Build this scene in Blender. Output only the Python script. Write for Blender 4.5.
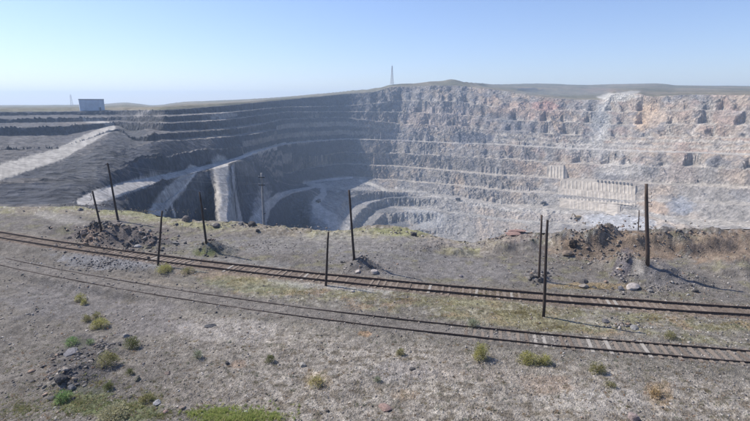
import bpy, bmesh, math, random
import numpy as np
from mathutils import Vector, Matrix, Quaternion
for _o in list(bpy.data.objects): bpy.data.objects.remove(_o)
R = math.radians
SC = bpy.context.scene
COL = SC.collection
rnd = random.Random(7)

# ------------------------------------------------------------------ camera
CAMZ = 18.0; PITCH = R(12.7); FPX = 480.0
cd = bpy.data.cameras.new('camera'); cam = bpy.data.objects.new('camera', cd); COL.objects.link(cam)
cam.location = (0, 0, CAMZ); cam.rotation_euler = (R(90)-PITCH, 0, 0)
cd.sensor_width = 36; cd.lens = 36*FPX/750; cd.clip_start = 0.1; cd.clip_end = 20000
SC.camera = cam

# ------------------------------------------------------------------ light
SUN_AZ = R(-66)      # measured from the view direction, negative = left
SUN_EL = R(47)
w = bpy.data.worlds.new('World'); SC.world = w; w.use_nodes = True
nt = w.node_tree; nt.nodes.clear()
sky = nt.nodes.new('ShaderNodeTexSky'); sky.sky_type = 'NISHITA'; sky.sun_disc = False
sky.sun_elevation = SUN_EL; sky.sun_rotation = SUN_AZ
sky.altitude = 400; sky.air_density = 1.0; sky.dust_density = 0.4; sky.ozone_density = 2.6
bg = nt.nodes.new('ShaderNodeBackground'); bg.inputs[1].default_value = 0.105
wo = nt.nodes.new('ShaderNodeOutputWorld')
tint = nt.nodes.new('ShaderNodeVectorMath'); tint.operation = 'MULTIPLY'; tint.inputs[1].default_value = (.97, .955, 1.12)
nt.links.new(sky.outputs[0], tint.inputs[0]); nt.links.new(tint.outputs[0], bg.inputs[0]); nt.links.new(bg.outputs[0], wo.inputs[0])
sl = bpy.data.lights.new('sun', 'SUN'); so = bpy.data.objects.new('sun', sl); COL.objects.link(so)
sl.energy = 4.2; sl.angle = R(0.53); sl.color = (1.0, 0.935, 0.84)
sd = Vector((math.sin(SUN_AZ)*math.cos(SUN_EL), math.cos(SUN_AZ)*math.cos(SUN_EL), math.sin(SUN_EL)))
so.rotation_euler = sd.to_track_quat('Z', 'Y').to_euler(); so.location = (-60, 40, 80)
SC.view_settings.view_transform = 'Standard'; SC.view_settings.look = 'None'
SC.view_settings.gamma = 1; SC.view_settings.exposure = 0.46
SC.cycles.volume_bounces = 1; SC.cycles.max_bounces = 6; SC.cycles.volume_step_rate = 10

# ------------------------------------------------------------------ numpy helpers
_rs = np.random.RandomState(11)
_perm = np.concatenate([_rs.permutation(512)]*3)
_ga = _rs.rand(512)*2*np.pi
_gx, _gy = np.cos(_ga), np.sin(_ga)
def pnoise(x, y, seed=0):
    x = np.asarray(x, dtype=np.float64)+seed*17.37; y = np.asarray(y, dtype=np.float64)-seed*9.71
    xi = np.floor(x).astype(np.int64); yi = np.floor(y).astype(np.int64)
    xf = x-xi; yf = y-yi
    u = xf*xf*xf*(xf*(xf*6-15)+10); v = yf*yf*yf*(yf*(yf*6-15)+10)
    a = xi & 511; b = (xi+1) & 511; c = yi & 511; d = (yi+1) & 511
    def g(h, dx, dy): return _gx[h]*dx+_gy[h]*dy
    n00 = g(_perm[_perm[a]+c], xf, yf); n10 = g(_perm[_perm[b]+c], xf-1, yf)
    n01 = g(_perm[_perm[a]+d], xf, yf-1); n11 = g(_perm[_perm[b]+d], xf-1, yf-1)
    return 1.5*((n00*(1-u)+n10*u)*(1-v)+(n01*(1-u)+n11*u)*v)
def fbm(x, y, s, octv=4, seed=0, gain=0.5):
    r = 0; a = 1.0; t = 0
    for i in range(octv):
        r = r+a*pnoise(x/s, y/s, seed+i*3); t += a; a *= gain; s /= 2.03
    return r/t
def ridged(x, y, s, octv=3, seed=0):
    r = 0; a = 1.0; t = 0
    for i in range(octv):
        r = r+a*(1-2*np.abs(pnoise(x/s, y/s, seed+i*3))); t += a; a *= 0.5; s /= 2.1
    return r/t
def sstep(a, b, x):
    t = np.clip((x-a)/(b-a), 0, 1); return t*t*(3-2*t)
CP, SP = math.cos(PITCH), math.sin(PITCH)
def px_dir(x, y):
    cx = (np.asarray(x, float)-375)/FPX; cy = -(np.asarray(y, float)-210.5)/FPX
    return cx, CP+cy*SP, -SP+cy*CP
def px_polar(x, y):
    dx, dy, dz = px_dir(x, y); return np.arctan2(dx, dy), dz/np.hypot(dx, dy)
def project(X, Y, Z):
    """photo coordinates of a world point (for laying out where the traced roads and soils lie)"""
    dz = Z-CAMZ; f = Y*CP-dz*SP; u = Y*SP+dz*CP
    f = np.where(f < 0.5, 0.5, f)
    return 375+FPX*X/f, 210.5-FPX*u/f
def ground_pt(x, y, z=0.0):
    dx, dy, dz = px_dir(x, y); t = (z-CAMZ)/dz
    return float(dx*t), float(dy*t)

# ------------------------------------------------------------------ scene helpers
def tag(o, label=None, cat=None, group=None, kind=None):
    if label: o['label'] = label
    if cat: o['category'] = cat
    if group: o['group'] = group
    if kind: o['kind'] = kind
    return o
def empty(name, loc, rz=0, label=None, cat=None, group=None):
    o = bpy.data.objects.new(name, None); COL.objects.link(o); o.location = loc; o.rotation_euler = (0, 0, rz)
    o.empty_display_size = 0.3
    return tag(o, label, cat, group)
def link(name, me, mat=None, parent=None):
    o = bpy.data.objects.new(name, me); COL.objects.link(o)
    if mat is not None and not me.materials: me.materials.append(mat)
    if parent: o.parent = parent
    return o
class MB:
    """collects boxes, tubes and plates into one mesh"""
    def __init__(s): s.v = []; s.f = []
    def add(s, vs, fs):
        n = len(s.v); s.v += [tuple(map(float, q)) for q in vs]; s.f += [tuple(n+i for i in f) for f in fs]; return s
    def box(s, c, d, M=None, taper=1.0):
        x, y, z = d[0]/2, d[1]/2, d[2]/2
        vs = [Vector((a*x*(taper if e > 0 else 1), b*y*(taper if e > 0 else 1), e*z)) for e in (-1, 1) for b in (-1, 1) for a in (-1, 1)]
        if M is not None: vs = [M @ q for q in vs]
        vs = [q+Vector(c) for q in vs]
        return s.add(vs, [(0, 2, 3, 1), (4, 5, 7, 6), (0, 1, 5, 4), (2, 6, 7, 3), (0, 4, 6, 2), (1, 3, 7, 5)])
    def prism(s, poly, y0, y1):
        n = len(poly)
        vs = [(a, y0, b) for a, b in poly]+[(a, y1, b) for a, b in poly]
        return s.add(vs, [tuple(range(n)), tuple(range(2*n-1, n-1, -1))]+[(i, i+n, (i+1) % n+n, (i+1) % n) for i in range(n)])
    def tube(s, pts, rad, n=8, cap=True):
        pts = [Vector(q) for q in pts]
        rs = rad if isinstance(rad, (list, tuple)) else [rad]*len(pts)
        base = len(s.v); rings = []
        for i, q in enumerate(pts):
            t = (pts[min(i+1, len(pts)-1)]-pts[max(i-1, 0)]).normalized()
            a = t.cross(Vector((0, 0, 1)))
            if a.length < 1e-3: a = Vector((1, 0, 0))
            a.normalize(); b = t.cross(a)
            for k in range(n):
                th = 2*math.pi*k/n; s.v.append(tuple(q+(a*math.cos(th)+b*math.sin(th))*rs[i]))
        for i in range(len(pts)-1):
            for k in range(n):
                s.f.append((base+i*n+k, base+i*n+(k+1) % n, base+(i+1)*n+(k+1) % n, base+(i+1)*n+k))
        if cap:
            s.f.append(tuple(base+k for k in range(n-1, -1, -1))); s.f.append(tuple(base+(len(pts)-1)*n+k for k in range(n)))
        return s
    def mesh(s, name):
        me = bpy.data.meshes.new(name); me.from_pydata(s.v, [], s.f); me.update(); return me
    def build(s, name, mat, parent=None, smooth=False, bevel=0):
        me = s.mesh(name)
        if bevel:
            bm = bmesh.new(); bm.from_mesh(me); bmesh.ops.recalc_face_normals(bm, faces=bm.faces)
            bmesh.ops.bevel(bm, geom=bm.edges[:], offset=bevel, segments=1, affect='EDGES', clamp_overlap=True)
            bm.to_mesh(me); bm.free()
        if smooth: me.polygons.foreach_set('use_smooth', [True]*len(me.polygons))
        return link(name, me, mat, parent)
def grid_mesh(name, V, fmask=None, colors=None, smooth=False):
    """V: (rows, cols, 3); fmask (rows-1, cols-1) picks faces"""
    nr, nc = V.shape[:2]
    idx = np.arange(nr*nc).reshape(nr, nc)
    q = np.stack([idx[:-1, :-1], idx[:-1, 1:], idx[1:, 1:], idx[1:, :-1]], -1)
    q = q[fmask] if fmask is not None else q.reshape(-1, 4)
    used = np.zeros(nr*nc, bool); used[q.ravel()] = True
    remap = np.cumsum(used)-1; q = remap[q]
    vv = V.reshape(-1, 3)[used].astype(np.float32)
    me = bpy.data.meshes.new(name)
    me.vertices.add(len(vv)); me.vertices.foreach_set('co', vv.ravel())
    me.loops.add(q.size); me.loops.foreach_set('vertex_index', q.ravel().astype(np.int32))
    me.polygons.add(len(q)); me.polygons.foreach_set('loop_start', np.arange(0, q.size, 4, dtype=np.int32))
    me.polygons.foreach_set('loop_total', np.full(len(q), 4, np.int32))
    me.polygons.foreach_set('use_smooth', np.full(len(q), smooth, bool))
    me.update(calc_edges=True)
    if colors is not None:
        ca = me.color_attributes.new('albedo', 'FLOAT_COLOR', 'POINT')
        c = np.ones((len(vv), 4), np.float32); c[:, :3] = colors.reshape(-1, 3)[used]
        ca.data.foreach_set('color', c.ravel())
    return me

# ------------------------------------------------------------------ materials
def newmat(name):
    m = bpy.data.materials.new(name); m.use_nodes = True
    n = m.node_tree.nodes; b = n['Principled BSDF']; return m, m.node_tree, b
def soil_mat(name, s_fine, s_mid, bump, contrast=0.35, speck=None, dist=0.05):
    m, t, b = newmat(name); N = t.nodes; L = t.links
    at = N.new('ShaderNodeAttribute'); at.attribute_name = 'albedo'
    tc = N.new('ShaderNodeTexCoord')
    n1 = N.new('ShaderNodeTexNoise'); n1.inputs['Scale'].default_value = 1/s_fine; n1.inputs['Detail'].default_value = 5; n1.inputs['Roughness'].default_value = .7
    n2 = N.new('ShaderNodeTexNoise'); n2.inputs['Scale'].default_value = 1/s_mid; n2.inputs['Detail'].default_value = 4
    vo = N.new('ShaderNodeTexVoronoi'); vo.inputs['Scale'].default_value = 1/(s_fine*1.2); vo.inputs['Randomness'].default_value = 1
    for x in (n1, n2, vo): L.new(tc.outputs['Object'], x.inputs['Vector'])
    mr = N.new('ShaderNodeMapRange'); mr.inputs[1].default_value = .3; mr.inputs[2].default_value = .7
    mr.inputs[3].default_value = 1-contrast; mr.inputs[4].default_value = 1+contrast; L.new(n1.outputs[0], mr.inputs[0])
    mr2 = N.new('ShaderNodeMapRange'); mr2.inputs[1].default_value = .3; mr2.inputs[2].default_value = .7
    mr2.inputs[3].default_value = 1-contrast*.6; mr2.inputs[4].default_value = 1+contrast*.6; L.new(n2.outputs[0], mr2.inputs[0])
    sx = N.new('ShaderNodeSeparateColor'); L.new(vo.outputs['Color'], sx.inputs[0])
    mr3 = N.new('ShaderNodeMapRange'); mr3.inputs[3].default_value = .8; mr3.inputs[4].default_value = 1.25; L.new(sx.outputs[0], mr3.inputs[0])
    m1 = N.new('ShaderNodeMath'); m1.operation = 'MULTIPLY'; L.new(mr.outputs[0], m1.inputs[0]); L.new(mr2.outputs[0], m1.inputs[1])
    m2 = N.new('ShaderNodeMath'); m2.operation = 'MULTIPLY'; L.new(m1.outputs[0], m2.inputs[0]); L.new(mr3.outputs[0], m2.inputs[1])
    vm = N.new('ShaderNodeVectorMath'); vm.operation = 'SCALE'; L.new(at.outputs['Color'], vm.inputs[0]); L.new(m2.outputs[0], vm.inputs['Scale'])
    L.new(vm.outputs[0], b.inputs['Base Color'])
    b.inputs['Roughness'].default_value = .95; b.inputs['Specular IOR Level'].default_value = .15
    ad = N.new('ShaderNodeMath'); ad.operation = 'ADD'; L.new(n1.outputs[0], ad.inputs[0]); L.new(vo.outputs['Distance'], ad.inputs[1])
    bp = N.new('ShaderNodeBump'); bp.inputs['Strength'].default_value = bump; bp.inputs['Distance'].default_value = dist
    L.new(ad.outputs[0], bp.inputs['Height']); L.new(bp.outputs[0], b.inputs['Normal'])
    return m
def plain_mat(name, col, rough=.8, metal=0, var=.25, scale=6, bump=.3, dist=.01, attr=None, stretch=None, spec=.3):
    m, t, b = newmat(name); N = t.nodes; L = t.links
    tc = N.new('ShaderNodeTexCoord'); n1 = N.new('ShaderNodeTexNoise'); n1.inputs['Scale'].default_value = scale; n1.inputs['Detail'].default_value = 6
    if stretch:
        mp = N.new('ShaderNodeMapping'); mp.inputs['Scale'].default_value = stretch; L.new(tc.outputs['Object'], mp.inputs[0]); L.new(mp.outputs[0], n1.inputs['Vector'])
    else: L.new(tc.outputs['Object'], n1.inputs['Vector'])
    mr = N.new('ShaderNodeMapRange'); mr.inputs[1].default_value = .3; mr.inputs[2].default_value = .7
    mr.inputs[3].default_value = 1-var; mr.inputs[4].default_value = 1+var; L.new(n1.outputs[0], mr.inputs[0])
    vm = N.new('ShaderNodeVectorMath'); vm.operation = 'SCALE'; vm.inputs[0].default_value = col
    if attr:
        at = N.new('ShaderNodeAttribute'); at.attribute_name = attr; L.new(at.outputs['Color'], vm.inputs[0])
    L.new(mr.outputs[0], vm.inputs['Scale']); L.new(vm.outputs[0], b.inputs['Base Color'])
    b.inputs['Roughness'].default_value = rough; b.inputs['Metallic'].default_value = metal; b.inputs['Specular IOR Level'].default_value = spec
    if bump:
        bp = N.new('ShaderNodeBump'); bp.inputs['Strength'].default_value = bump; bp.inputs['Distance'].default_value = dist
        L.new(n1.outputs[0], bp.inputs['Height']); L.new(bp.outputs[0], b.inputs['Normal'])
    return m
def leafmat(name):
    m = plain_mat(name, (1, 1, 1), .8, 0, .15, 5, 0, attr='albedo'); t = m.node_tree; b = t.nodes['Principled BSDF']
    tr = t.nodes.new('ShaderNodeBsdfTranslucent'); mx = t.nodes.new('ShaderNodeMixShader'); mx.inputs[0].default_value = .42
    t.links.new(b.inputs['Base Color'].links[0].from_socket, tr.inputs['Color'])
    o = [n for n in t.nodes if n.type == 'OUTPUT_MATERIAL'][0]
    t.links.new(b.outputs[0], mx.inputs[1]); t.links.new(tr.outputs[0], mx.inputs[2]); t.links.new(mx.outputs[0], o.inputs['Surface'])
    return m
M_ground = soil_mat('stony_soil', .09, .8, .9, .42, dist=.07)
M_pit = soil_mat('blasted_rock', 3.2, 13, .8, .34, dist=1.7)
M_road = soil_mat('crushed_rock_road', 1.6, 9, .3, .12, dist=.3)
M_hill = soil_mat('steppe_turf', 8, 60, .3, .22, dist=1.5)

# ------------------------------------------------------------------ traced lines of the pit: photo x, photo y, distance
def line(pts):
    a = np.array(pts, float)
    xs = np.arange(-60, 811, 1.0)
    y = np.interp(xs, a[:, 0], a[:, 1]); r = np.interp(xs, a[:, 0], a[:, 2])
    r = r*np.where(r < 1295, np.interp(xs, [340, 350, 400, 450, 505, 810], [1, 1, .982, .945, .94, .94]), 1)
    k = np.ones(9)/9
    y = np.convolve(np.pad(y, 4, 'edge'), k, 'valid'); r = np.convolve(np.pad(r, 4, 'edge'), k, 'valid')
    az, te = px_polar(xs, y)
    return az, te, r
NC = 1025
AZ = np.linspace(R(-48), R(48), NC)
def on_az(pts, width=0.0, dz=0.0):
    az, te, r = line(pts)
    T = np.interp(AZ, az, te); Rr = np.interp(AZ, az, r)
    return Rr, CAMZ+Rr*T+dz
RIMY = [(-60,206,112),(60,207,98),(78,206,97.5),(100,210,92),(130,211,89),(150,214,85),(175,219,80),(200,221,77),(240,222,74.5),(262,225,72),(290,228,70.2),
        (330,231,68),(350,230.5,68),(365,227,70),(395,226,70.5),(420,232.5,67.5),(445,239,64.5),(475,243,63.5),(495,238,65.5),(520,232,67.5),(545,233,67),(560,235,65),(580,232,66.5),
        (610,230.5,67.5),(640,231,69),(665,229.5,71),(690,230,73),(730,229,77),(810,229,83)]
_xs = np.arange(-60, 811, 1.0)
_ra = np.array(RIMY, float)
_ry = np.interp(_xs, _ra[:, 0], _ra[:, 1]); _rr = np.interp(_xs, _ra[:, 0], _ra[:, 2])
_k = np.hanning(19); _k /= _k.sum()
_rr = np.convolve(np.pad(_rr, 9, 'edge'), _k, 'valid')
_ra_az, _ra_te = px_polar(_xs, _ry)
def rim_of(az):
    r = np.interp(az, _ra_az, _rr); return r, CAMZ+r*np.interp(az, _ra_az, _ra_te)
# ------------------------------------------------------------------ colour patches: photo x, y, radii, tilt, colour, strength
def blobs(px, py, c, lst, nz, edge=.55):
    for (bx, by, rx, ry, rot, colr, st) in lst:
        sel = (np.abs(px-bx) < (rx+ry)*1.8) & (np.abs(py-by) < (rx+ry)*1.8)
        if not sel.any(): continue
        X = px[sel]-bx; Y = py[sel]-by; cr, sr = math.cos(R(rot)), math.sin(R(rot))
        d = np.hypot((X*cr+Y*sr)/rx, (-X*sr+Y*cr)/ry)+edge*nz[sel]
        m = (st*(1-sstep(.75, 1.15, d)))[:, None]
        c[sel] = c[sel]*(1-m)+np.array(colr)*m
def poly_dist(px, py, pts):
    """distance (px) to a polyline of (x, y, halfwidth) relative to its half width"""
    best = np.full(px.shape, 9.0)
    for a, b in zip(pts[:-1], pts[1:]):
        ax, ay, aw = a; bx, by, bw = b
        L2 = (bx-ax)**2+(by-ay)**2
        t = np.clip(((px-ax)*(bx-ax)+(py-ay)*(by-ay))/L2, 0, 1)
        d = np.hypot(px-ax-t*(bx-ax), py-ay-t*(by-ay))/(aw+t*(bw-aw))
        best = np.minimum(best, d)
    return best

# ------------------------------------------------------------------ the pit
T4 = [(-60,204,126),(60,204,118),(75,203,119),(100,200,135),(125,192,170),(145,187,205),(165,181,250),(181,176,290),(195,172,325),(210,167.5,375),(225,163.5,430),(240,158,500),
      (255,152.5,580),(265,149.5,670),(275,146.5,745),(290,143.6,840),(305,142,910),(320,141,980),(350,139,1090),(385,140,1125),(400,140.4,1130),(450,143,1120),(505,145,1060),(560,148,1000),(620,151,930),(690,153,850),(810,157,750)]
M3 = [(-60,209,116),(60,210,101),(100,211,98),(125,213,128),(145,213.5,191),(165,217,202),(180,218,250),(195,219,288),(210,221,322),(217,223,258),(232,223,268),(240,224,395),(255,226,415),
      (265,227,425),(275,229,515),(290,230,655),(303,231,670),(312,232,600),(330,233,600),(350,233,640),(385,233,740),(450,241,760),(505,243,740),(560,238,700),(620,236,650),(690,240,600),(810,244,520)]
M2 = [(-60,208,119),(60,208,104),(100,207,115),(125,209,138),(145,206,197),(165,205,222),(180,191,264),(195,190,306),(210,195,338),(217,195,302),(232,195,322),(240,195,428),(255,192,500),
      (265,200,545),(275,200,640),(290,193,704),(305,189,730),(315,192,780),(330,205,740),(350,208,765),(385,207,850),(410,207,862),(450,213,868),(505,220,840),(560,224,785),(620,228,715),(690,232,655),(810,237,570)]
M1 = [(-60,207,121),(60,206,110),(100,203,128),(125,201,160),(145,190,202),(165,187,240),(180,180,284),(195,176,318),(210,170,360),(217,168.5,366),(232,165,405),(240,162,465),(255,160,552),
      (265,165,640),(275,180,690),(290,185,760),(305,186,840),(315,184.5,862),(330,188,840),(350,190,852),(385,191,905),(410,193,925),(458,200,930),(505,208,890),(560,210,830),(620,214,770),(690,224,695),(810,230,600)]
T7 = [(280,178,735),(290,180,785),(306,184.5,858),(310,181,880),(345,177.5,965),(385,180,1010),(450,185,1000),(505,191,950),(560,194.5,890),(620,200,820),(690,203,755),(810,208,655)]
T6 = [(280,172,745),(290,174,805),(297,170.5,850),(320,166.5,935),(345,164,1020),(385,165.8,1056),(450,171,1048),(505,176,990),(560,179,930),(620,183,862),(690,186,795),(810,191,690)]
T5 = [(290,160,820),(345,152,1055),(385,153,1090),(450,156,1085),(505,159,1026),(560,163,966),(620,166,898),(690,167,826),(810,172,720)]
C1 = [(-60,186,148),(60,184,150),(110,173,185),(150,160,262),(165,158,290),(200,150,385),(225,149,470),(240,147,545)]
B1 = [(-60,172,190),(60,168,215),(110,155,260),(130,153,290),(142,148.5,305),(160,143,330),(175,141.5,362),(225,137.5,500),(255,134,640),(275,130,790)]
T3 = [(-60,164,250),(60,157,300),(90,142.5,370),(112,130,450),(121,129,470),(132,141,370),(150,135,350),(175,133.5,385),(225,129.5,535),(240,128,600),(262,124,740),(285,119,882),(320,118,1040),(345,117.5,1135),(400,124,1175),(450,126,1162),(505,131,1100),(560,134,1040),(620,137,970),(690,137,890),(810,140,790)]
T2 = [(-60,130,440),(60,127,470),(88,124,510),(118,122,530),(140,125,440),(165,124,400),(225,120,568),(262,115,780),(285,112,908),(345,111.5,1160),(400,112,1205),(450,114,1192),(505,120,1130),(560,122,1068),(620,125,998),(690,124,918),(810,127,816)]
T1 = [(-60,120,540),(60,118,560),(118,117,570),(140,117.5,500),(165,117,430),(225,113,600),(262,109,810),(285,107,935),(345,106,1185),(400,101,1235),(450,101,1222),(505,108,1160),(560,110,1098),(620,112,1028),(690,110,945),(810,113,842)]
RM = [(-60,113,640),(60,112,650),(118,111,640),(140,111,560),(165,111,480),(225,106,650),(285,100,985),(345,94,1225),(375,92,1258),(390,87,1275),(450,85.5,1272),(470,87,1265),(505,91,1225),(540,97,1150),(575,100,1120),(605,100,1080),(612,94,1070),(640,94,1030),(650,97,1010),(690,95,975),(810,96,872)]
SK = [(-60,105.5,2700),(60,104.8,2700),(79,104.6,2700),(106,103.6,2600),(115,102.8,2500),(125,102.2,2500),(138,103.5,2500),(150,105.2,2500),(160,105,2500),(175,102.5,2300),(185,101.4,2200),(200,101,2100),(220,100.2,2000),(245,99.2,1900),(285,96.6,1750),(330,92.6,1600),(345,91.2,1500),(352,89.8,1450),(365,89.2,1420),(378,87.5,1400),(392,84.3,1380),(420,82.4,1380),(440,80.5,1380),(446,79.6,1380),(451,78.3,1380),(456,79.8,1380),(463,81.6,1390),(480,82.6,1500),(490,84,2000),(505,84.2,2300),(535,83.3,2400),(560,83.6,2400),(590,84.7,2400),(620,84,2400),(655,83.3,2300),(668,83.8,2300),(672,85,2300),(690,85.3,2300),(810,86.5,2300)]
rimR, rimZ = rim_of(AZ)
colx = 375+FPX*np.tan(AZ)/CP      # rough photo column of each azimuth
nodes = []; kinds = []; valid = []            # kind of the segment that STARTS at this node
def put(r, z, k, ok=None): nodes.append((r, z)); kinds.append(k); valid.append(np.ones(NC, bool) if ok is None else ok)
FACE, TREAD, ROAD, HILL, HID = 0, 1, 2, 3, 4
rm3, zm3 = on_az(M3)
slope_rim = (rimZ-CAMZ)/rimR
drop = 7*sstep(112, 150, colx)+.3
put(rimR+.02, rimZ-.02, HID)
put(rimR+.02+(rm3-rimR)*.3, np.minimum(CAMZ+slope_rim*(rimR+(rm3-rimR)*.3)-drop, rimZ), HID)
put(rimR+(rm3-rimR)*.72, CAMZ+slope_rim*(rimR+(rm3-rimR)*.72)-drop*.9, HID)
wide_i = []
def tread(L, wd, k, rise=.02, jit=0, wide=False):
    r, z = on_az(L)
    if wide: wide_i.append(len(nodes))
    if jit:
        jr = sstep(345, 380, colx); z = z+jit*jr*(pnoise(AZ*34, AZ*0+jit, len(nodes))+.6*pnoise(AZ*110, AZ*0, len(nodes)+1))
    wv = np.interp(colx, [q[0] for q in wd], [q[1] for q in wd]) if isinstance(wd, list) else np.full(NC, float(wd))
    ok = (colx >= L[0][0]) & (colx <= L[-1][0])
    if jit: wv = wv*(1-jr)+jr*wv*np.clip(.7+1.6*pnoise(AZ*60, AZ*0, len(nodes)+7), .05, 2)
    put(r, z, k, ok); put(r+wv, z+wv*rise, FACE, ok)
put(rm3, zm3, FACE)
tread(M2, [(60,4),(300,4),(350,20),(500,16),(700,14)], TREAD)
tread(M1, [(60,2),(300,3),(350,34),(500,34),(700,30)], TREAD)
tread(T7, [(280,.5),(306,2),(345,20),(385,18),(700,18)], TREAD)
tread(T6, [(280,.5),(290,10),(320,18),(700,20)], TREAD)
tread(T5, [(290,.5),(350,4),(385,12),(700,14)], TREAD, jit=1.5)
T4i = len(nodes)
tread(T4, [(60,2),(76,5),(95,17),(150,27),(225,28),(330,25),(380,17),(700,16)], ROAD, 0)
tread(C1, [(60,8),(200,4),(255,.5)], TREAD)
tread(B1, [(60,3),(130,4),(145,14),(240,12),(275,.5)], TREAD, wide=True)
tread(T3, [(60,26),(115,24),(128,6),(150,16),(250,16),(345,12),(400,14),(700,15)], TREAD, jit=1.6, wide=True)
tread(T2, [(60,26),(118,22),(165,20),(345,16),(400,13),(700,14)], TREAD, jit=1.6, wide=True)
tread(T1, [(60,30),(225,26),(345,16),(400,13),(700,14)], TREAD, jit=1.6, wide=True)
rr_, zz_ = on_az(RM); put(rr_, zz_, HILL); put(rr_+45, zz_+3, HILL)
rs_, zs_ = on_az(SK)
# on the right the far hills stand well behind the pit rim: a shallow hollow lies between
rmid = rr_+45+(rs_-rr_-45)*.45
zmid = (zz_+3)*.55+zs_*.45-3
put(rmid, zmid, HILL)
put(rs_, zs_, HILL); put(rs_+160, zs_-14, HILL); put(np.full(NC, 6500.), np.full(NC, -40.), HILL)
NR_ = np.array([n[0] for n in nodes]); NZ_ = np.array([n[1] for n in nodes])
VA = np.array(valid)
for i in wide_i:                  # on the left the benches are broad shelves under steep faces
    for c in np.nonzero(colx < 350)[0]:
        if VA[i+1, c]:
            n = i+2
            while not VA[n, c]: n += 1
            ww = NR_[n, c]-NR_[i, c]-.55*max(NZ_[n, c]-NZ_[i, c], 3)
            k = sstep(350, 335, colx[c])
            ww = max(NR_[i+1, c]-NR_[i, c], ww*k)
            NR_[i+1, c] = NR_[i, c]+ww; NZ_[i+1, c] = NZ_[i, c]+.01*ww
for c in range(NC):               # a bench that does not reach this column dissolves into the face
    g = np.nonzero(VA[:, c])[0]; al = np.arange(len(NR_))
    NR_[:, c] = np.interp(al, g, NR_[g, c]); NZ_[:, c] = np.interp(al, g, NZ_[g, c])
for i in range(1, len(NR_)):
    NR_[i] = np.maximum(NR_[i], NR_[i-1]+.4)
kinds = np.array(kinds)
rtop = rr_+60
# row radii: a few over the hidden near wall, most over what is seen
rv = np.maximum(rm3-6, rimR+3)
NH, NM, NB = 24, 570, 60
rows = []
for j in range(NH): rows.append(rimR+.02+(rv-rimR)*(j/NH))
c0 = np.log(rv); c1 = np.log(rtop)
# spacing follows image rows: mix of log spacing and linear
for j in range(NM):
    t = j/NM; rows.append(np.exp(c0+(c1-c0)*t)*.45+(rv+(rtop-rv)*t)*.55)
for j in range(NB):
    t = j/(NB-1); rows.append(rtop*np.exp(np.log(6500/rtop)*t**1.15))
RR = np.array(rows)                       # (rows, NC)
A2 = np.broadcast_to(AZ, RR.shape)
WX = RR*np.sin(A2); WY = RR*np.cos(A2)
cx2 = 375+FPX*np.tan(A2)/CP
# gullies and buttresses: the face is pushed in and out along the line of sight
def zprof(rq):
    z = np.empty_like(rq); k = np.empty(rq.shape, int)
    for c in range(NC):
        z[:, c] = np.interp(rq[:, c], NR_[:, c], NZ_[:, c])
        k[:, c] = kinds[np.clip(np.searchsorted(NR_[:, c], rq[:, c], 'right')-1, 0, len(kinds)-1)]
    return z, k
z0, _ = zprof(RR)
arc = A2*rtop[None, :]
vis = sstep(0, 1, (RR-rv)/np.maximum(30, rv*.05))*(1-sstep(-30, 30, RR-rtop))
amp = vis*(1.0+4.6*sstep(330, 400, cx2)+1.4*sstep(180, 330, cx2))*sstep(150, 700, RR)
amp = amp+vis*1.6*(1-sstep(150, 700, RR))*sstep(110, 200, RR)*.9
amp = amp*(1-.42*sstep(520, 600, cx2))
big = fbm(arc, z0*.7, 85, 3, 2)
big = np.where(cx2 < 300, big*.4, big)
lean = arc-z0*1.05
rib = ridged(lean+7*fbm(arc, z0, 30, 2, 55), z0*1.0+5*fbm(arc, z0, 22, 2, 57), 11, 3, 5)
fine = fbm(arc+z0*.5, z0*1.3, 9, 3, 9)
blk_ = fbm(arc+z0*.6, z0*1.5, 30, 3, 12)
wallflat = 1-sstep(540, 556, cx2)*(1-sstep(632, 650, cx2))*sstep(-150, -140, z0)*(1-sstep(-85, -78, z0))
patchy = .12+1.15*sstep(-.25, .35, fbm(arc, z0, 60, 2, 31))
warp = (amp*(rib*.75*patchy+fine*(.5+.6*patchy)+blk_*1.15)+amp*big*1.5)*wallflat
# benches and ramps also wander sideways, so that no edge runs dead straight
wob = (1.6*fbm(RR*np.cos(A2), A2*260, 26, 3, 331)*(RR < NR_[T4i][None, :]-2)*sstep(190, 205, cx2)*sstep(275, 250, cx2)+1.3*fbm(z0*1.5, arc, 16, 3, 333)*sstep(350, 410, cx2))*3.0*vis*wallflat*sstep(140, 240, RR)
wob = np.clip(wob, -6.9, 6.9); wi = np.floor(wob).astype(int); wf = wob-wi
rq = RR+warp; Z = np.zeros_like(RR); K = np.zeros(RR.shape, int); cidx = np.arange(NC)
for k in range(-7, 8):
    for part, wt in ((wi == k, 1-wf), (wi+1 == k, wf)):
        cols = np.nonzero(part.any(0))[0]
        for c in cols:
            m = part[:, c]; cc = min(max(c+k, 0), NC-1)
            Z[m, c] += wt[m, c]*np.interp(rq[m, c], NR_[:, cc], NZ_[:, cc])
            if wt is not wf: K[m, c] = kinds[np.clip(np.searchsorted(NR_[:, cc], rq[m, c], 'right')-1, 0, len(kinds)-1)]
isface = (K == FACE).astype(float)
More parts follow.
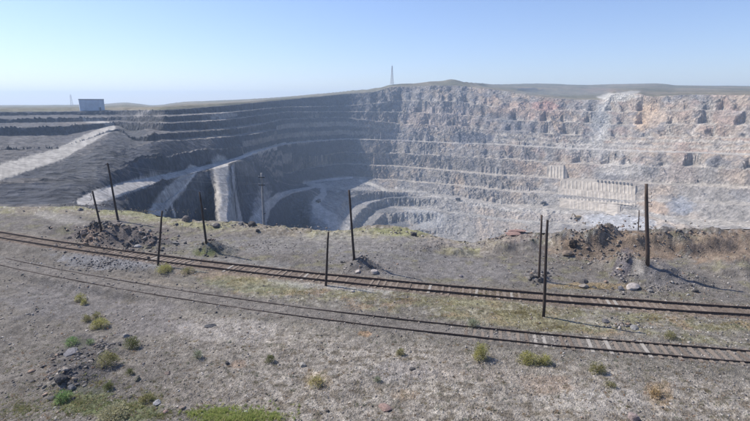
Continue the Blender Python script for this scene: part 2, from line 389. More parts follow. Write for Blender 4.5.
roads = [
 ([(80,202,3.5),(95,197.5,7),(125,188,6.5),(150,181.5,4.8),(175,175,3.2),(200,169,2.3),(225,163,1.9),(250,154.3,1.4),(285,143,1.0)], (.48,.455,.42)),
 ([(-60,190,10),(60,154,6),(80,143,5.5),(98,134,4.5),(112,127.5,3.2),(112,124.5,2.2),(98,122,1.6),(84,120.8,1.3)], (.40,.38,.345)),
 ([(192,170,5.5),(184,180,6.5),(174,192,7.5),(163,204,8),(156,214,9)], (.42,.40,.37)),
 ([(196,171,.9),(187,184,.9),(177,195,1),(171,204,1),(175,217,1)], (.52,.50,.47)),
 ([(220,163,8),(222,175,8),(224,195,9.5),(229,223,12)], (.40,.385,.36)),
 ([(233,166,1.4),(234,190,1.6),(241,222,2)], (.50,.48,.46)),
 ([(258,222,9),(266,208,5),(277,197,3.5),(292,191.5,2),(314,187,1.2)], (.46,.44,.41)),
 ([(304,183,1.2),(325,180,1.2),(352,177.5,1)], (.48,.46,.44)),
 ([(308,184,1.5),(323,186,3),(324,194,3),(316,202,4),(318,211,6),(332,220,7),(343,232,9)], (.46,.44,.41)),
 ([(360,180.5,1.5),(374,185,1.6),(386,191,1.6)], (.50,.47,.42)),
 ([(396,188,1.5),(430,194,2),(458,201,2.2),(505,209,2.2),(560,212,2),(605,211,2),(640,212,2),(700,226,2)], (.44,.415,.38)),
 ([(410,205,1.3),(460,213,1.4),(505,220,1.5),(560,225,1.5)], (.42,.40,.37)),
 ([(640,214,1.2),(665,222,1.6),(700,232,2)], (.46,.40,.34)),
]
PX, PY = project(WX, WY, Z)
nzp0 = fbm(PX, PY*1.8, 7, 3, 131)
nzp1 = fbm(PX, PY, 2.5, 3, 133)
rdist = [poly_dist(PX, PY, p)+.22*nzp0+.22*nzp1 for p, _ in roads]
nr_ = 1-.93*np.max([1-sstep(1.0, 1.6, d)*1.0 for d in rdist], axis=0)*(RR > rv-8)*(PX < 400)
# rubble on faces and treads
Z = Z+vis*wallflat*sstep(110, 400, RR)*np.clip(RR/950, .25, 1)*(isface*(2.6*fbm(WX, WY, 16, 4, 21)+1.0*fbm(WX, WY, 5, 2, 23))+(1-isface)*.9*fbm(WX, WY, 9, 3, 25)*(K != ROAD))*nr_
Z = Z+nr_*sstep(110, 150, RR)*(1-sstep(300, 700, RR))*(K != ROAD)*(.8*ridged(WX, WY, 18, 3, 41)+.5*fbm(WX, WY, 5, 3, 42))*vis
# the spoil slope at far left is gullied down the fall line
spo = sstep(-200, 0, cx2)*(1-sstep(150, 175, cx2))*sstep(200, 260, RR)*(1-sstep(560, 640, RR))*isface
Z = Z+spo*(2.6*ridged(WX*.5+WY*.9, WX*.9-WY*.3, 26, 3, 61))
# small stepped bowls at the bottom of the pit
PX, PY = project(WX, WY, Z)
bowl = sstep(335, 352, PX)*(1-sstep(420, 445, PX))*sstep(192, 195, PY)*(PY < 240)
st = 13.0
zz = Z+1.5*fbm(WX, WY, 40, 2, 77)
ter = (np.floor(zz/st)+sstep(.62, .98, zz/st-np.floor(zz/st)))*st
Z = Z*(1-bowl)+(ter)*bowl
# hills behind the rim roll gently; the far turf keeps its traced outline
hl = (K == HILL)*sstep(30, 200, RR-rtop)
Z = Z+hl*2.2*fbm(WX, WY, 170, 4, 88)*(1-sstep(0, 1, (RR-rs_-100)/800))
# step of the small face in the far right hill
PX, PY = project(WX, WY, Z)

# --- albedo of the pit, shade of the left wall included
C = np.zeros(Z.shape+(3,))
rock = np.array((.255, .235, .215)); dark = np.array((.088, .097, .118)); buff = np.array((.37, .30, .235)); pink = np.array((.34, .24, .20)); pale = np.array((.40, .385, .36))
nA = fbm(arc, z0*1.6, 90, 4, 101); nB = fbm(arc, z0*2.5, 34, 4, 103); nC = fbm(WX, WY, 22, 3, 107)
def mix(c, col, m):
    return c*(1-m[..., None])+np.asarray(col)*m[..., None]
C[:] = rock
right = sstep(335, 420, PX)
C = mix(C, dark*.66, (1-right)*.94)  # left wall darkened and cooled: its shade put into the rock colour
C = mix(C, buff, right*sstep(-.05, .35, nA+.32*sstep(430, 620, PX)*sstep(190, 120, PY))*.85)
C = mix(C, (.15, .15, .16), right*sstep(.02, .3, nB)*.65)
C = mix(C, pink, sstep(440, 540, PX)*sstep(.0, .35, -nB)*sstep(200, 140, PY)*.5)
C = mix(C, (.42, .41, .395), sstep(.15, .45, nC)*.25*right)
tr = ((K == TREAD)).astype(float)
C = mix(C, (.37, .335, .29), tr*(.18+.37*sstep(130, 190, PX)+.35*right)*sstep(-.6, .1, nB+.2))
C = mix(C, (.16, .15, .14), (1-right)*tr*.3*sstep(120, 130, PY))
rd = (K == ROAD)
C[rd & (cx2 > 240)] = (.36, .335, .30)
low = sstep(185, 200, PY)*sstep(300, 345, PX)
C = mix(C, (.28, .272, .262), low*(.62-.3*sstep(430, 490, PX)))
nzp = fbm(PX, PY*1.8, 7, 3, 131)
pitblobs = [
 (648,112,13,8,-35,(.50,.38,.27),.85),(641,122,8,9,0,(.50,.38,.27),.8),(655,118,16,8,-30,(.42,.33,.25),.5),
 (545,106,14,5,0,(.40,.22,.19),.6),(530,110,40,8,0,(.34,.25,.21),.4),(440,118,40,14,0,(.38,.31,.27),.4),
 (620,97,18,5.5,-6,(.47,.45,.40),.8),(600,125,10,26,15,(.42,.41,.38),.75),(597,120,7,14,15,(.13,.14,.16),.5),(587,135,5,8,20,(.13,.14,.16),.5),  # dark blobs beside the pale scree: outcrop shadows painted into the rock
 (600,150,45,9,0,(.40,.38,.35),.5),(622,168,26,8,0,(.44,.42,.39),.55),(500,118,26,5,0,(.15,.16,.18),.5),(520,128,22,6,0,(.16,.16,.18),.5),
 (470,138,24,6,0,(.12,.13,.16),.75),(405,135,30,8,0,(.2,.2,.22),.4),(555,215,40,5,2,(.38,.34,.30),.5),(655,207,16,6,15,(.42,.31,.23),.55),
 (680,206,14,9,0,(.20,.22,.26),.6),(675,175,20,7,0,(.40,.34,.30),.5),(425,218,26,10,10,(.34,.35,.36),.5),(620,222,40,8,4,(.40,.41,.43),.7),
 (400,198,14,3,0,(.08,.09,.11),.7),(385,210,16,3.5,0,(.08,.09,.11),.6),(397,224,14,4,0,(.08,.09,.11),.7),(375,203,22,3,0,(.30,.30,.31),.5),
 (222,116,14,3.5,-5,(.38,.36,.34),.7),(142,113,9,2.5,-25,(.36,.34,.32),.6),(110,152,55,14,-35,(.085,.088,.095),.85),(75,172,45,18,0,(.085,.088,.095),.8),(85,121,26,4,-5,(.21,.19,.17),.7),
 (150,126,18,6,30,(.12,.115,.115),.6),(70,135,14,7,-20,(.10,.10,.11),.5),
 (148,198,26,13,-30,(.075,.078,.085),.75),(195,197,22,24,0,(.085,.09,.10),.75),(248,185,14,30,0,(.085,.09,.10),.7),(296,212,10,18,25,(.075,.08,.09),.75),  # faces between the left ramps, their shade put into the colour
 (262,205,8,22,10,(.34,.33,.32),.7),(245,168,14,6,30,(.19,.18,.17),.6),(330,215,26,20,0,(.34,.335,.33),.5),(350,185,36,7,0,(.34,.335,.33),.6),
]
blobs(PX, PY, C, pitblobs, nzp)
roadm = rd.copy()
nw = .55*nzp
for pts, colr in roads:
    d = rdist.pop(0)
    m = (1-sstep(.8, 1.15, d))*(RR > rv-8)
    rut = 1+.22*fbm(PX*2.2, PY*.5, 6, 3, 171)+.25*nzp
    k_ = np.where(PX < 400, .84, .78)
    C = C*(1-m[..., None]*.93)+np.array(colr)*(m*.93*k_*rut)[..., None]; roadm |= (m > .55) & (PX < 400)
# hill turf
hm = (K == HILL).astype(float)*sstep(4, 14, RR-rr_+6*nzp)
tur = np.array((.125, .120, .082)); turb = np.array((.19, .165, .12))
C = C*(1-hm[..., None])+hm[..., None]*(tur+(turb-tur)*sstep(-.3, .3, fbm(WX, WY*.5, 150, 4, 140))[..., None])
hb = [(530,90,14,2.5,0,(.06,.065,.07),.8),(600,91,20,3,0,(.20,.15,.12),.5),(560,93,60,3,0,(.19,.19,.17),.5),(350,92,60,3,-5,(.18,.17,.13),.5),(612,97,16,4,-4,(.44,.42,.38),.85),(630,93,9,2,-4,(.44,.42,.38),.7)]
blobs(PX, PY, C, hb, nzp)
C = C*(1+.16*nzp[..., None]+.10*nB[..., None])
C = np.clip(C, .02, .8)
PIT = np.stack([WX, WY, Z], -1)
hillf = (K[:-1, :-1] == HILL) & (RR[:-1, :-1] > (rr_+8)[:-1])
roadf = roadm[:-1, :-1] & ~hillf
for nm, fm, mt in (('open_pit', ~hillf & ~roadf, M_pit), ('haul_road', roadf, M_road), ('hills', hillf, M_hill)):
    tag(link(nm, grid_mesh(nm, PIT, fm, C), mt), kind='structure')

def pit_hit(x, y, off=0.0):
    """first place where the sight line through a photo point meets the pit: (X, Y, Z, r)"""
    az, te = px_polar(x, y); az = float(az); te = float(te)
    c = int(np.clip(round((az-AZ[0])/(AZ[1]-AZ[0])), 0, NC-1))
    los = CAMZ+RR[:, c]*te
    h = np.nonzero((Z[:, c] >= los) & (RR[:, c] > rimR[c]+3))[0]
    j = h[0] if len(h) else len(RR)-1
    r = RR[j, c]+off
    return r*math.sin(az), r*math.cos(az), float(np.interp(r, RR[:, c], Z[:, c])), r
# ------------------------------------------------------------------ the ground in front of the pit
UP = (1.57824177e-03, -2.64324109e-01, 4.61442669e+01)
LO = (2.06103744e-03, -2.71339210e-01, 3.73757104e+01)
def tr_y(c, x): return c[0]*x*x+c[1]*x+c[2]
def tr_d(c, X, Y):
    sl = 2*c[0]*X+c[1]; return (Y-tr_y(c, X))/np.sqrt(1+sl*sl)
MOUNDS = []
def mound(px, py, rx, ry, h, rot=0, rough=.35):
    x, y = ground_pt(px, py); MOUNDS.append((x, y, rx, ry, h, R(rot), rough))
mound(118, 240, 6.3, 2.6, 1.75, -8, .5); mound(98, 238, 3.4, 2.0, .9, 0, .6); mound(150, 243, 4.2, 1.7, .7, -10, .5)
mound(213, 251, 3.3, 1.7, 1.3, -6, .35); mound(362, 268, 2.3, 1.5, 1.15, 0, .35); mound(380, 273, 1.6, .8, .3)
mound(655, 276, 5.6, 3.2, 1.25, -20, .2); mound(622, 270, 1.9, 3.6, 1.2, 28, .5); mound(537, 279, 1.7, 1.0, .45, 0, .5)
mound(520, 247, 6.0, 3.0, .8, 0, .4); mound(430, 247, 7, 3.5, .5, 0, .3); mound(400, 240, 5, 3, .5, 0, .4)
mound(578, 250, 3.5, 3.0, .7, 0, .5); mound(75, 372, 2.6, 2.6, .7, 0, .5); mound(110, 352, 1.8, .8, .3, 0, .4)
mound(60, 232, 5, 2, .8, 0, .5); mound(262, 232, 5, 2, .35, 0, .4); mound(190, 229, 6, 2, .4, 0, .4)
mound(735, 268, 5, 4, 1.2, 0, .4)
for _m in [(560,247,2.4,1.6,.8), (590,250,2.2,1.5,.9), (606,247,2.6,1.5,1.0), (634,251,2.4,1.3,.7), (662,250,3.2,1.5,.9), (686,252,2.4,1.5,.8), (712,250,3,1.6,.9), (500,250,2.6,1.4,.6), (458,252,2.4,1.3,.45)]:
    mound(*_m, 0, .65)
def fg_height(X, Y):
    X = np.asarray(X, float); Y = np.asarray(Y, float)
    r = np.hypot(X, Y); az = np.arctan2(X, Y)
    rr, rz = rim_of(az)
    z = .22*fbm(X, Y, 9, 3, 201)+.075*fbm(X, Y, 1.6, 3, 203)
    px = 375+FPX*np.tan(az)/CP
    bw = 11-3.5*sstep(530, 570, px)
    t = sstep(0, 1, (r-(rr-bw))/(bw-.4))
    z = z*(1-t)+rz*t
    lt = (.35+.65*sstep(100, 170, px))*(1+.7*sstep(500, 560, px)); z = z+.34*lt*t*(.6*ridged(X, Y, 3.1, 3, 205)-.1+1.1*fbm(X, Y, 5.5, 4, 206))+.25*lt*t*fbm(X, Y, 1.2, 2, 207)
    # small scarp left of centre under the upper track
    du = tr_d(UP, X, Y); dl = tr_d(LO, X, Y)
    z = z-.55*sstep(-2.2, -3.8, du)*(1-sstep(-26, -16, X))
    for (mx, my, rx, ry, h, ro, rg) in MOUNDS:
        dx = X-mx; dy = Y-my; c, s = math.cos(ro), math.sin(ro)
        q = np.hypot((dx*c+dy*s)/rx, (-dx*s+dy*c)/ry)
        near = q < 1.6
        if not np.any(near): continue
        n = np.where(near, ridged(X, Y, 1.5, 3, 211), 0)
        q2 = q+.22*fbm(X, Y, 1.8, 2, 213)
        z = z+h*(1-sstep(0, 1.08, q2))*(1+rg*n*.55)
    for d in (du, dl):
        m = 1-sstep(1.25, 2.1, np.abs(d)); far = 1 if d is du else 0
        z = z*(1-m)+((-.025 if far else -.01)+.03*fbm(X, Y, .8, 2, 215))*m
    zz = z
    near = 1-sstep(13, 19.5, r)
    z = z*(1-near)+np.maximum(z, 15.6-.80*r)*near
    return z
NCF, NRF = 1350, 415
AF = np.linspace(R(-52), R(52), NCF)
rF, zF = rim_of(AF)
te0 = -math.tan(R(41)); rowsF = []
te1 = (zF-CAMZ)/rF
pre = [.3, 2, 4, 7, 10, 13, 16, 18, 19.3]
for v in pre: rowsF.append(np.full(NCF, v))
r0 = 20.2
for j in range(NRF):
    t = j/(NRF-1); rowsF.append(1/((1/r0)*(1-t)+(1/rF)*t))
RF = np.array(rowsF); AF2 = np.broadcast_to(AF, RF.shape)
FX = RF*np.sin(AF2); FY = RF*np.cos(AF2); FZ = fg_height(FX, FY)
hum = (1-sstep(0, 1, (RF-30)/30))*.5+.5
du = tr_d(UP, FX, FY); dl = tr_d(LO, FX, FY)
ontr = np.minimum(np.abs(du), np.abs(dl)) < 1.3
FZ = FZ+hum*np.where(ontr, .25, 1.)*(.045*ridged(FX, FY, .55, 2, 221)+.03*fbm(FX, FY, .18, 2, 223))
PX, PY = project(FX, FY, FZ)
nz = fbm(FX, FY, 2.2, 4, 231); n2 = fbm(FX, FY, .7, 3, 233); n3 = fbm(FX, FY, 7, 3, 235); n4 = fbm(FX, FY, .28, 2, 237)
grey = np.array((.205, .187, .158)); salt = (.375, .345, .295); tan = (.27, .225, .175); turf = (.20, .19, .085); dsoil = (.10, .092, .088)
FC = np.zeros(FZ.shape+(3,)); FC[:] = grey
lowz = sstep(0, 14, -dl-2.0+0*PY)           # camera side of the lower track
lowz = sstep(-.2, 2.5, -dl-2.2)*sstep(120, 230, PX+20*nz)
FC = mix(FC, (.29, .26, .225), lowz*.7)
FC = mix(FC, salt, lowz*sstep(-.08, .42, .55*n2+.6*nz+.5*n4+.3*n3)*.46)
FC = mix(FC, (.17, .145, .11), lowz*sstep(.05, .32, -n2+.4*n3)*.65)
mid = sstep(.8, 2.5, dl)*sstep(.8, 2.0, -du)*sstep(150, 260, PX)
FC = mix(FC, turf, mid*sstep(-.15, .3, nz+.25*n3+.4*n2)*.55)
FC = mix(FC, (.33, .31, .27), mid*sstep(.1, .3, n2-.2*nz)*.6)
FC = mix(FC, (.29, .20, .125), mid*sstep(.12, .4, fbm(FX, FY, 3.0, 4, 241)+.3*n4)*.5)
flat = sstep(1.6, 3, du)
FC = mix(FC, (.165, .15, .137), flat*.7)
FC = mix(FC, turf, flat*sstep(.05, .35, nz+.2*n2)*.35)
rimz = sstep(9, 4, rF[None, :]-RF)
FC = mix(FC, (.29, .25, .19), rimz*.65*(PX < 520))
FC = mix(FC, (.22, .22, .10), rimz*sstep(-.05, .25, n3+.4*n2)*.6*(PX < 480))
FC = mix(FC, (.36, .34, .31), rimz*sstep(.1, .35, n2)*.6)
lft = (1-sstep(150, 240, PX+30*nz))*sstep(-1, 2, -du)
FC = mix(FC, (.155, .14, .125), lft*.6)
nzb = .8*nz+.5*n2
fgb = [
 (630,246,75,15,0,(.245,.185,.135),.92),(590,250,24,12,0,(.19,.15,.115),.7),(725,246,50,16,0,(.25,.19,.14),.9),(680,240,30,5,0,(.29,.235,.17),.5),(556,245,8,9,0,(.30,.24,.18),.5),
 (655,273,42,13,10,(.165,.155,.150),.85),(621,266,9,17,20,(.17,.155,.165),.8),(638,268,5,12,-20,(.36,.34,.31),.6),
 (590,286,40,3.5,0,(.30,.22,.11),.6),(115,237,55,14,0,(.145,.125,.115),.9),(90,236,12,9,-30,(.27,.205,.16),.6),(212,249,26,8,0,(.15,.145,.115),.8),
 (206,252,12,5,0,(.16,.18,.07),.7),(362,266,22,10,0,(.17,.15,.13),.8),(140,213,45,4,6,(.25,.25,.14),.7),(190,224,30,3,6,(.31,.30,.15),.6),
 (60,218,26,5,10,(.30,.28,.25),.7),(400,232,30,5,0,(.27,.28,.12),.6),(340,236,50,6,0,(.34,.31,.26),.4),(440,241,35,6,5,(.32,.27,.23),.5),
 (515,234,22,8,0,(.24,.20,.175),.7),(108,262,52,8,4,(.235,.24,.255),.6),(62,300,60,20,0,(.19,.18,.178),.5),
 (240,262,60,4,4,(.22,.215,.205),.5),(330,244,150,9,0,(.235,.225,.215),.55),(440,270,120,11,2,(.195,.185,.178),.6),
 (235,277,60,5,5,(.29,.21,.15),.45),(300,280,30,4,5,(.28,.21,.15),.4),(500,312,70,12,4,(.25,.225,.12),.35),(545,326,60,7,2,(.26,.24,.12),.35),
 (255,285,50,8,5,(.24,.25,.12),.4),(470,300,40,6,0,(.24,.23,.12),.4),(365,334,7,3,0,(.36,.23,.13),.6),(238,364,8,5,0,(.34,.24,.17),.5),
 (318,378,14,9,0,(.31,.25,.17),.5),(405,394,16,6,0,(.33,.25,.17),.4),(550,385,30,10,0,(.34,.26,.20),.5),(660,395,16,16,0,(.33,.23,.13),.5),
 (80,402,30,16,-10,(.12,.15,.05),.6),(130,410,34,12,0,(.13,.16,.055),.6),(150,398,14,6,0,(.16,.15,.07),.6),(240,418,44,8,-2,(.22,.23,.11),.35),
 (75,343,13,6,0,(.16,.18,.08),.6),(85,365,38,30,-20,(.095,.090,.092),.65),(145,318,40,20,0,(.20,.185,.18),.5),(470,376,70,8,5,(.33,.29,.245),.55),(395,372,40,12,0,(.24,.225,.215),.5),
 (190,395,60,12,0,(.23,.205,.175),.55),(230,330,50,14,0,(.40,.37,.34),.35),(600,400,60,12,0,(.44,.41,.37),.4),
 (330,285,70,5,5,(.42,.41,.38),.4),(395,256,70,6,0,(.20,.195,.19),.5),
 (600,322,30,7,5,(.28,.26,.22),.5),(150,284,60,5,5,(.28,.24,.19),.4),
]
blobs(PX, PY, FC, fgb, nzb, edge=.8)
for dd, cc in ((du, (.20, .155, .125)), (dl, (.185, .168, .15))):
    m = 1-sstep(1.2, 2.0, np.abs(dd)+.5*n2)
    FC = mix(FC, cc, m*.8)
FC = np.clip(.94*FC*(1+.34*n4[..., None]+.26*n2[..., None]+.22*n3[..., None]+.18*fbm(FX, FY, 1.3, 3, 261)[..., None]), .02, .75)
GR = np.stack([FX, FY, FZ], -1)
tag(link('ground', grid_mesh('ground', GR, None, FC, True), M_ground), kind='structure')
# the same ground goes on beside and behind the viewpoint
aa = np.linspace(R(51.9), R(308.1), 145); rr2 = np.concatenate([[.3, 4, 10], np.linspace(19.3, 120, 90), [200, 800, 3000, 6500.]])
A3, R3 = np.meshgrid(aa, rr2)
Z3 = np.where(R3 < 19.4, np.maximum(0, 15.6-.8*R3), .4*fbm(R3*np.sin(A3), R3*np.cos(A3), 60, 2, 5)*sstep(60, 300, R3)+.22*fbm(R3*np.sin(A3), R3*np.cos(A3), 9, 3, 201))-.03
BV = np.stack([R3*np.sin(A3), R3*np.cos(A3), Z3], -1)
tag(link('plain', grid_mesh('plain', BV, None, np.array((.20, .18, .152))*(1+.3*fbm(R3*np.sin(A3), R3*np.cos(A3), 4, 3, 9)[..., None]), True), M_ground), kind='structure')
def gz(x, y): return float(fg_height(np.array([x]), np.array([y]))[0])
def gpos(px, py):
    """first ground point (X, Y, Z) on the sight line through a photo point"""
    az, te = px_polar(px, py); az = float(az); te = float(te)
    rq = np.arange(19.5, 95, .05)
    zq = fg_height(rq*math.sin(az), rq*math.cos(az)); d = zq-(CAMZ+rq*te)
    h = np.nonzero(d >= 0)[0]
    r = rq[h[0]] if len(h) else (-CAMZ/te)
    r = min(r, float(rim_of(az)[0])-.3); x, y = r*math.sin(az), r*math.cos(az)
    return x, y, gz(x, y)
def depth_k(x, y, z):
    return (y*CP-(z-CAMZ)*SP)/FPX
# ------------------------------------------------------------------ the air
hz, ht, hb_ = newmat('haze'); ht.nodes.remove(hb_)
pv = ht.nodes.new('ShaderNodeVolumePrincipled'); pv.inputs['Color'].default_value = (.60, .78, 1.0, 1); pv.inputs['Density'].default_value = .00021
pv.inputs['Anisotropy'].default_value = .25
ht.links.new(pv.outputs[0], [n for n in ht.nodes if n.type == 'OUTPUT_MATERIAL'][0].inputs['Volume'])
o = MB().box((0, 0, (-290+160)/2), (14000, 14000, 450)).build('haze', hz); tag(o, kind='stuff')
# ------------------------------------------------------------------ railway tracks
M_rail = plain_mat('rusty_rail', (.085, .064, .054), .75, .3, .35, 9, .4)
M_sleeper = plain_mat('weathered_sleeper', (.225, .185, .15), .9, 0, .35, 3, .6, .02, stretch=(2, 14, 14))
M_sleeper2 = plain_mat('old_dark_sleeper', (.15, .12, .095), .9, 0, .35, 3, .6, .02, stretch=(2, 14, 14))
M_bleached = plain_mat('bleached_sleeper', (.33, .305, .27), .9, 0, .3, 3, .5, .02, stretch=(2, 14, 14))
def track(coef, x0, x1, half, top, label, sl_fn, bury=0.0, zs=.01):
    ox, oy = 0.0, tr_y(coef, 0.0)
    root = empty('railway_track', (ox, oy, 0), 0, label, 'railway track')
    xs = np.arange(x0, x1, .8)
    prof = [(-.065, 0), (.065, 0), (.012, .04), (.012, .12), (.037, .14), (.034, .185), (-.034, .185), (-.037, .14), (-.012, .12), (-.012, .04)]
    for sgn in (-1, 1):
        vs = []; fs = []; n = len(prof)
        for i, x in enumerate(xs):
            sl = 2*coef[0]*x+coef[1]; L = math.hypot(1, sl); nx, ny = -sl/L, 1/L
            wob = .015*math.sin(x*1.3+sgn)+.01*math.sin(x*.37); px_ = 375+FPX*x/(tr_y(coef, x)*CP+18*SP)
            zz = top-.185+.018*math.sin(x*.5+sgn*2)-bury*(1-float(sstep(230, 470, px_)))
            for (u, v) in prof:
                d = sgn*half+u+wob
                vs.append((x+nx*d-ox, tr_y(coef, x)+ny*d-oy, zz+v))
            if i:
                for k in range(n): fs.append(((i-1)*n+k, (i-1)*n+(k+1) % n, i*n+(k+1) % n, i*n+k))
        MB().add(vs, fs).build('rail', M_rail, root)
    variants = []
    for v, mt in enumerate((M_sleeper, M_sleeper2, M_bleached, M_sleeper)):
        m = MB().box((0, 0, 0), (.24+.02*v, 2.7, .16), taper=.94)
        bm = bmesh.new(); bm.from_mesh(m.mesh('t')); bmesh.ops.subdivide_edges(bm, edges=bm.edges[:], cuts=1)
        for q in bm.verts: q.co += Vector((rnd.uniform(-.012, .012), rnd.uniform(-.05, .05), rnd.uniform(-.012, .012)))
        me = bpy.data.meshes.new('sleeper'); bm.to_mesh(me); bm.free(); me.materials.append(mt); variants.append(me)
    x = x0+.3
    while x < x1-.3:
        sl = 2*coef[0]*x+coef[1]; L = math.hypot(1, sl)
        q = sl_fn(x)
        if q is not None:
            v, dz = q
            o = link('sleeper', variants[v], None, root)
            o.location = (x-ox+rnd.uniform(-.04, .04), tr_y(coef, x)-oy, zs-.08+dz)
            o.rotation_euler = (rnd.uniform(-.008, .008), rnd.uniform(-.02, .02), math.atan(sl)+rnd.uniform(-.03, .03))
        x += .66/L
    return root
def up_sl(x):
    px = 375+FPX*x/(tr_y(UP, x)*CP+18*SP)
    vis = .5+.5*math.sin(px*.021+1)
    lite = (105 < px < 195) or (225 < px < 340) or (370 < px < 520) or (600 < px < 660)
    v = rnd.choice([0, 0, 3, 1, 3, 0, 2] if lite else [1, 1, 1, 0])
    return v, rnd.uniform(-.02, .03) if lite else rnd.uniform(-.045, .012)
def lo_sl(x):
    px = 375+FPX*x/(tr_y(LO, x)*CP+18*SP)
    if px < 445: return None
    f = min(1, max(0, (px-430)/210))
    return rnd.choice([2, 0, 0, 3, 1]), rnd.uniform(-.075, -.035)+.075*f
track(UP, -62, 46, .86, .20, 'farther railway track with rusty rails and worn sleepers, passing the bases of the poles', up_sl)
track(LO, -44, 40, .86, .135, 'nearer half-buried railway track in grey gravel with pale sleepers showing at its right end', lo_sl, bury=.075, zs=.025)

# ------------------------------------------------------------------ poles and wires
M_wood = plain_mat('tarred_pole_wood', (.055, .042, .036), .85, 0, .4, 3, .7, .02, stretch=(10, 10, .8))
M_wood2 = plain_mat('brown_pole_wood', (.085, .062, .05), .85, 0, .4, 3, .7, .02, stretch=(10, 10, .8))
M_conc = plain_mat('grey_pole_concrete', (.27, .265, .26), .85, 0, .2, 2, .4, .01)
M_iron = plain_mat('dark_iron', (.05, .045, .042), .6, .5, .3, 12, .3)
M_porc = plain_mat('porcelain_insulator', (.45, .43, .40), .3, 0, .15, 10, 0)
def at_depth(px, py, Y):
    dx, dy, dz = px_dir(px, py); t = Y/dy; return Vector((float(dx*t), Y, float(CAMZ+dz*t)))
def pole(b, t, r, label, mat, base=None, cat='utility pole', group=None, name='utility_pole'):
    X, Y, Z = gpos(*b) if base is None else base
    top = at_depth(t[0], t[1], Y)-Vector((X, Y, Z)); Hh = top.length
    root = empty(name, (X, Y, Z), 0, label, cat, group)
    pts = []; k = 7
    for i in range(k+1):
        f = i/k; q = top*f+Vector((math.sin(f*3.1+X)*.035, math.cos(f*2.3+Y)*.03, 0))*(f > 0)*(f < 1)
        pts.append(q)
    pts[0] = pts[0]-Vector((0, 0, .5))
    MB().tube(pts, [r*(1.12-.32*i/k) for i in range(k+1)], 10).build('shaft', mat, root, smooth=True)
    return root, top
def insulator(root, p, s=.06):
    m = MB().tube([p, p+Vector((0, 0, s*1.2))], s*.25, 6)
    m.build('pin', M_iron, root)
    MB().tube([p+Vector((0, 0, s)), p+Vector((0, 0, s*1.7)), p+Vector((0, 0, s*2)), p+Vector((0, 0, s*3))], [s, s*.9, s*.6, s*.4], 8).build('insulator', M_porc, root, smooth=True)
r1, t1 = pole((101.5, 231.5), (92.5, 191), .125, 'dark leaning pole with a bent bracket near its top, leftmost on the rubble heap', M_wood)
MB().tube([t1*.97, t1*.93+Vector((-.35, 0, -.1)), t1*.84+Vector((-.28, 0, -.1)), t1*.80+Vector((-.5, 0, -.15))], .03, 6).build('bent_bracket', M_iron, r1)
r2, t2 = pole((118.5, 221), (107.5, 163), .15, 'tallest dark pole left of the pit, leaning left with small insulators at its top', M_wood)
for dx, f in ((-.22, .985), (.22, .985), (.26, .93)): insulator(r2, t2*f+Vector((dx, 0, -.05)))
MB().box(t2*.975+Vector((0, -.12, 0)), (.62, .07, .09)).build('crossarm', M_wood, r2)
for f in (.62, .86): MB().tube([t2*f+Vector((.05, 0, 0)), t2*f+Vector((.3, 0, .05)), t2*f+Vector((.3, 0, .18))], .018, 6).build('hook', M_iron, r2)
pole((157.5, 265.5), (162.2, 211), .115, 'bare dark pole beside two green bushes on the near side of the farther track', M_wood)
pole((206.5, 242.5), (199.5, 192), .13, 'bare dark pole leaning left on the small greenish mound', M_wood)
pole((325.5, 286), (328.5, 232), .115, 'short bare dark pole rising straight from the near rail of the farther track', M_wood)
pole((354.5, 259.5), (349, 190), .13, 'dark pole leaning left on the small dirt mound with two pale boulders', M_wood)
pole((539.2, 278), (541.6, 215), .115, 'thinner farther pole of the close pair, its foot in a clump of dark rocks', M_wood2)
r8, t8 = pole((543.6, 317), (547.6, 220), .125, 'nearest pole of the close pair, its foot on the turf between the two railway tracks', M_wood)
MB().tube([t8*.985+Vector((0, -.1, 0)), t8*.985+Vector((.16, -.12, .02)), t8*.985+Vector((.16, -.12, .14))], .02, 6).build('hook', M_iron, r8)
r9, t9 = pole((648, 264), (646.4, 184), .19, 'thick reddish brown pole with iron hooks, standing on the right gravel hump', M_wood2)
for f in (.88, .83, .78, .73):
    p = t9*f; MB().tube([p+Vector((.1, -.05, 0)), p+Vector((.42, -.08, -.02)), p+Vector((.44, -.08, .12))], .025, 6).build('hook', M_iron, r9)
    insulator(r9, p+Vector((.44, -.08, .1)), .05)
az_, te_ = px_polar(639, 231.5); rr0 = float(rim_of(az_)[0])+3
pole(None, (639, 210), .075, 'thin short pole behind the tan bank, just left of the thick pole', M_wood2, base=(rr0*math.sin(az_), rr0*math.cos(az_), CAMZ+rr0*float(te_)-.6))
az_, te_ = px_polar(264, 225.5); rr0 = float(rim_of(az_)[0])+7
B11 = (rr0*math.sin(az_), rr0*math.cos(az_), CAMZ+rr0*float(te_)-.9)
r11, t11 = pole(None, (261.6, 173), .21, 'grey concrete power pole with crossarms at the brink of the pit', M_conc, base=B11, name='power_pole', cat='power pole')
for f in (.93, .80):
    MB().box(t11*f+Vector((0, -.25, 0)), (1.0, .09, .11)).build('crossarm', M_iron, r11)
    for dx in (-.44, .44): insulator(r11, t11*f+Vector((dx, -.25, .06)), .075)
MB().tube([t11*.3+Vector((.1, -.2, 0)), t11*.32+Vector((.42, -.3, 0))], .05, 6).build('step_bracket', M_iron, r11)
M_wire = plain_mat('wire', (.30, .30, .30), .5, .6, .1, 3, 0)
def wire(a, b, sag, label, group='wires strung between the leaning pole and the concrete pole'):
    a = Vector(a); b = Vector(b); pts = []
    for i in range(25):
        f = i/24; q = a.lerp(b, f); q.z -= sag*4*f*(1-f); pts.append(q-a)
    o = MB().tube(pts, .017, 5).build('overhead_wire', M_wire); o.location = a
    tag(o, label, 'wire', group)
P2 = Vector(r2.location); P11 = Vector(B11)
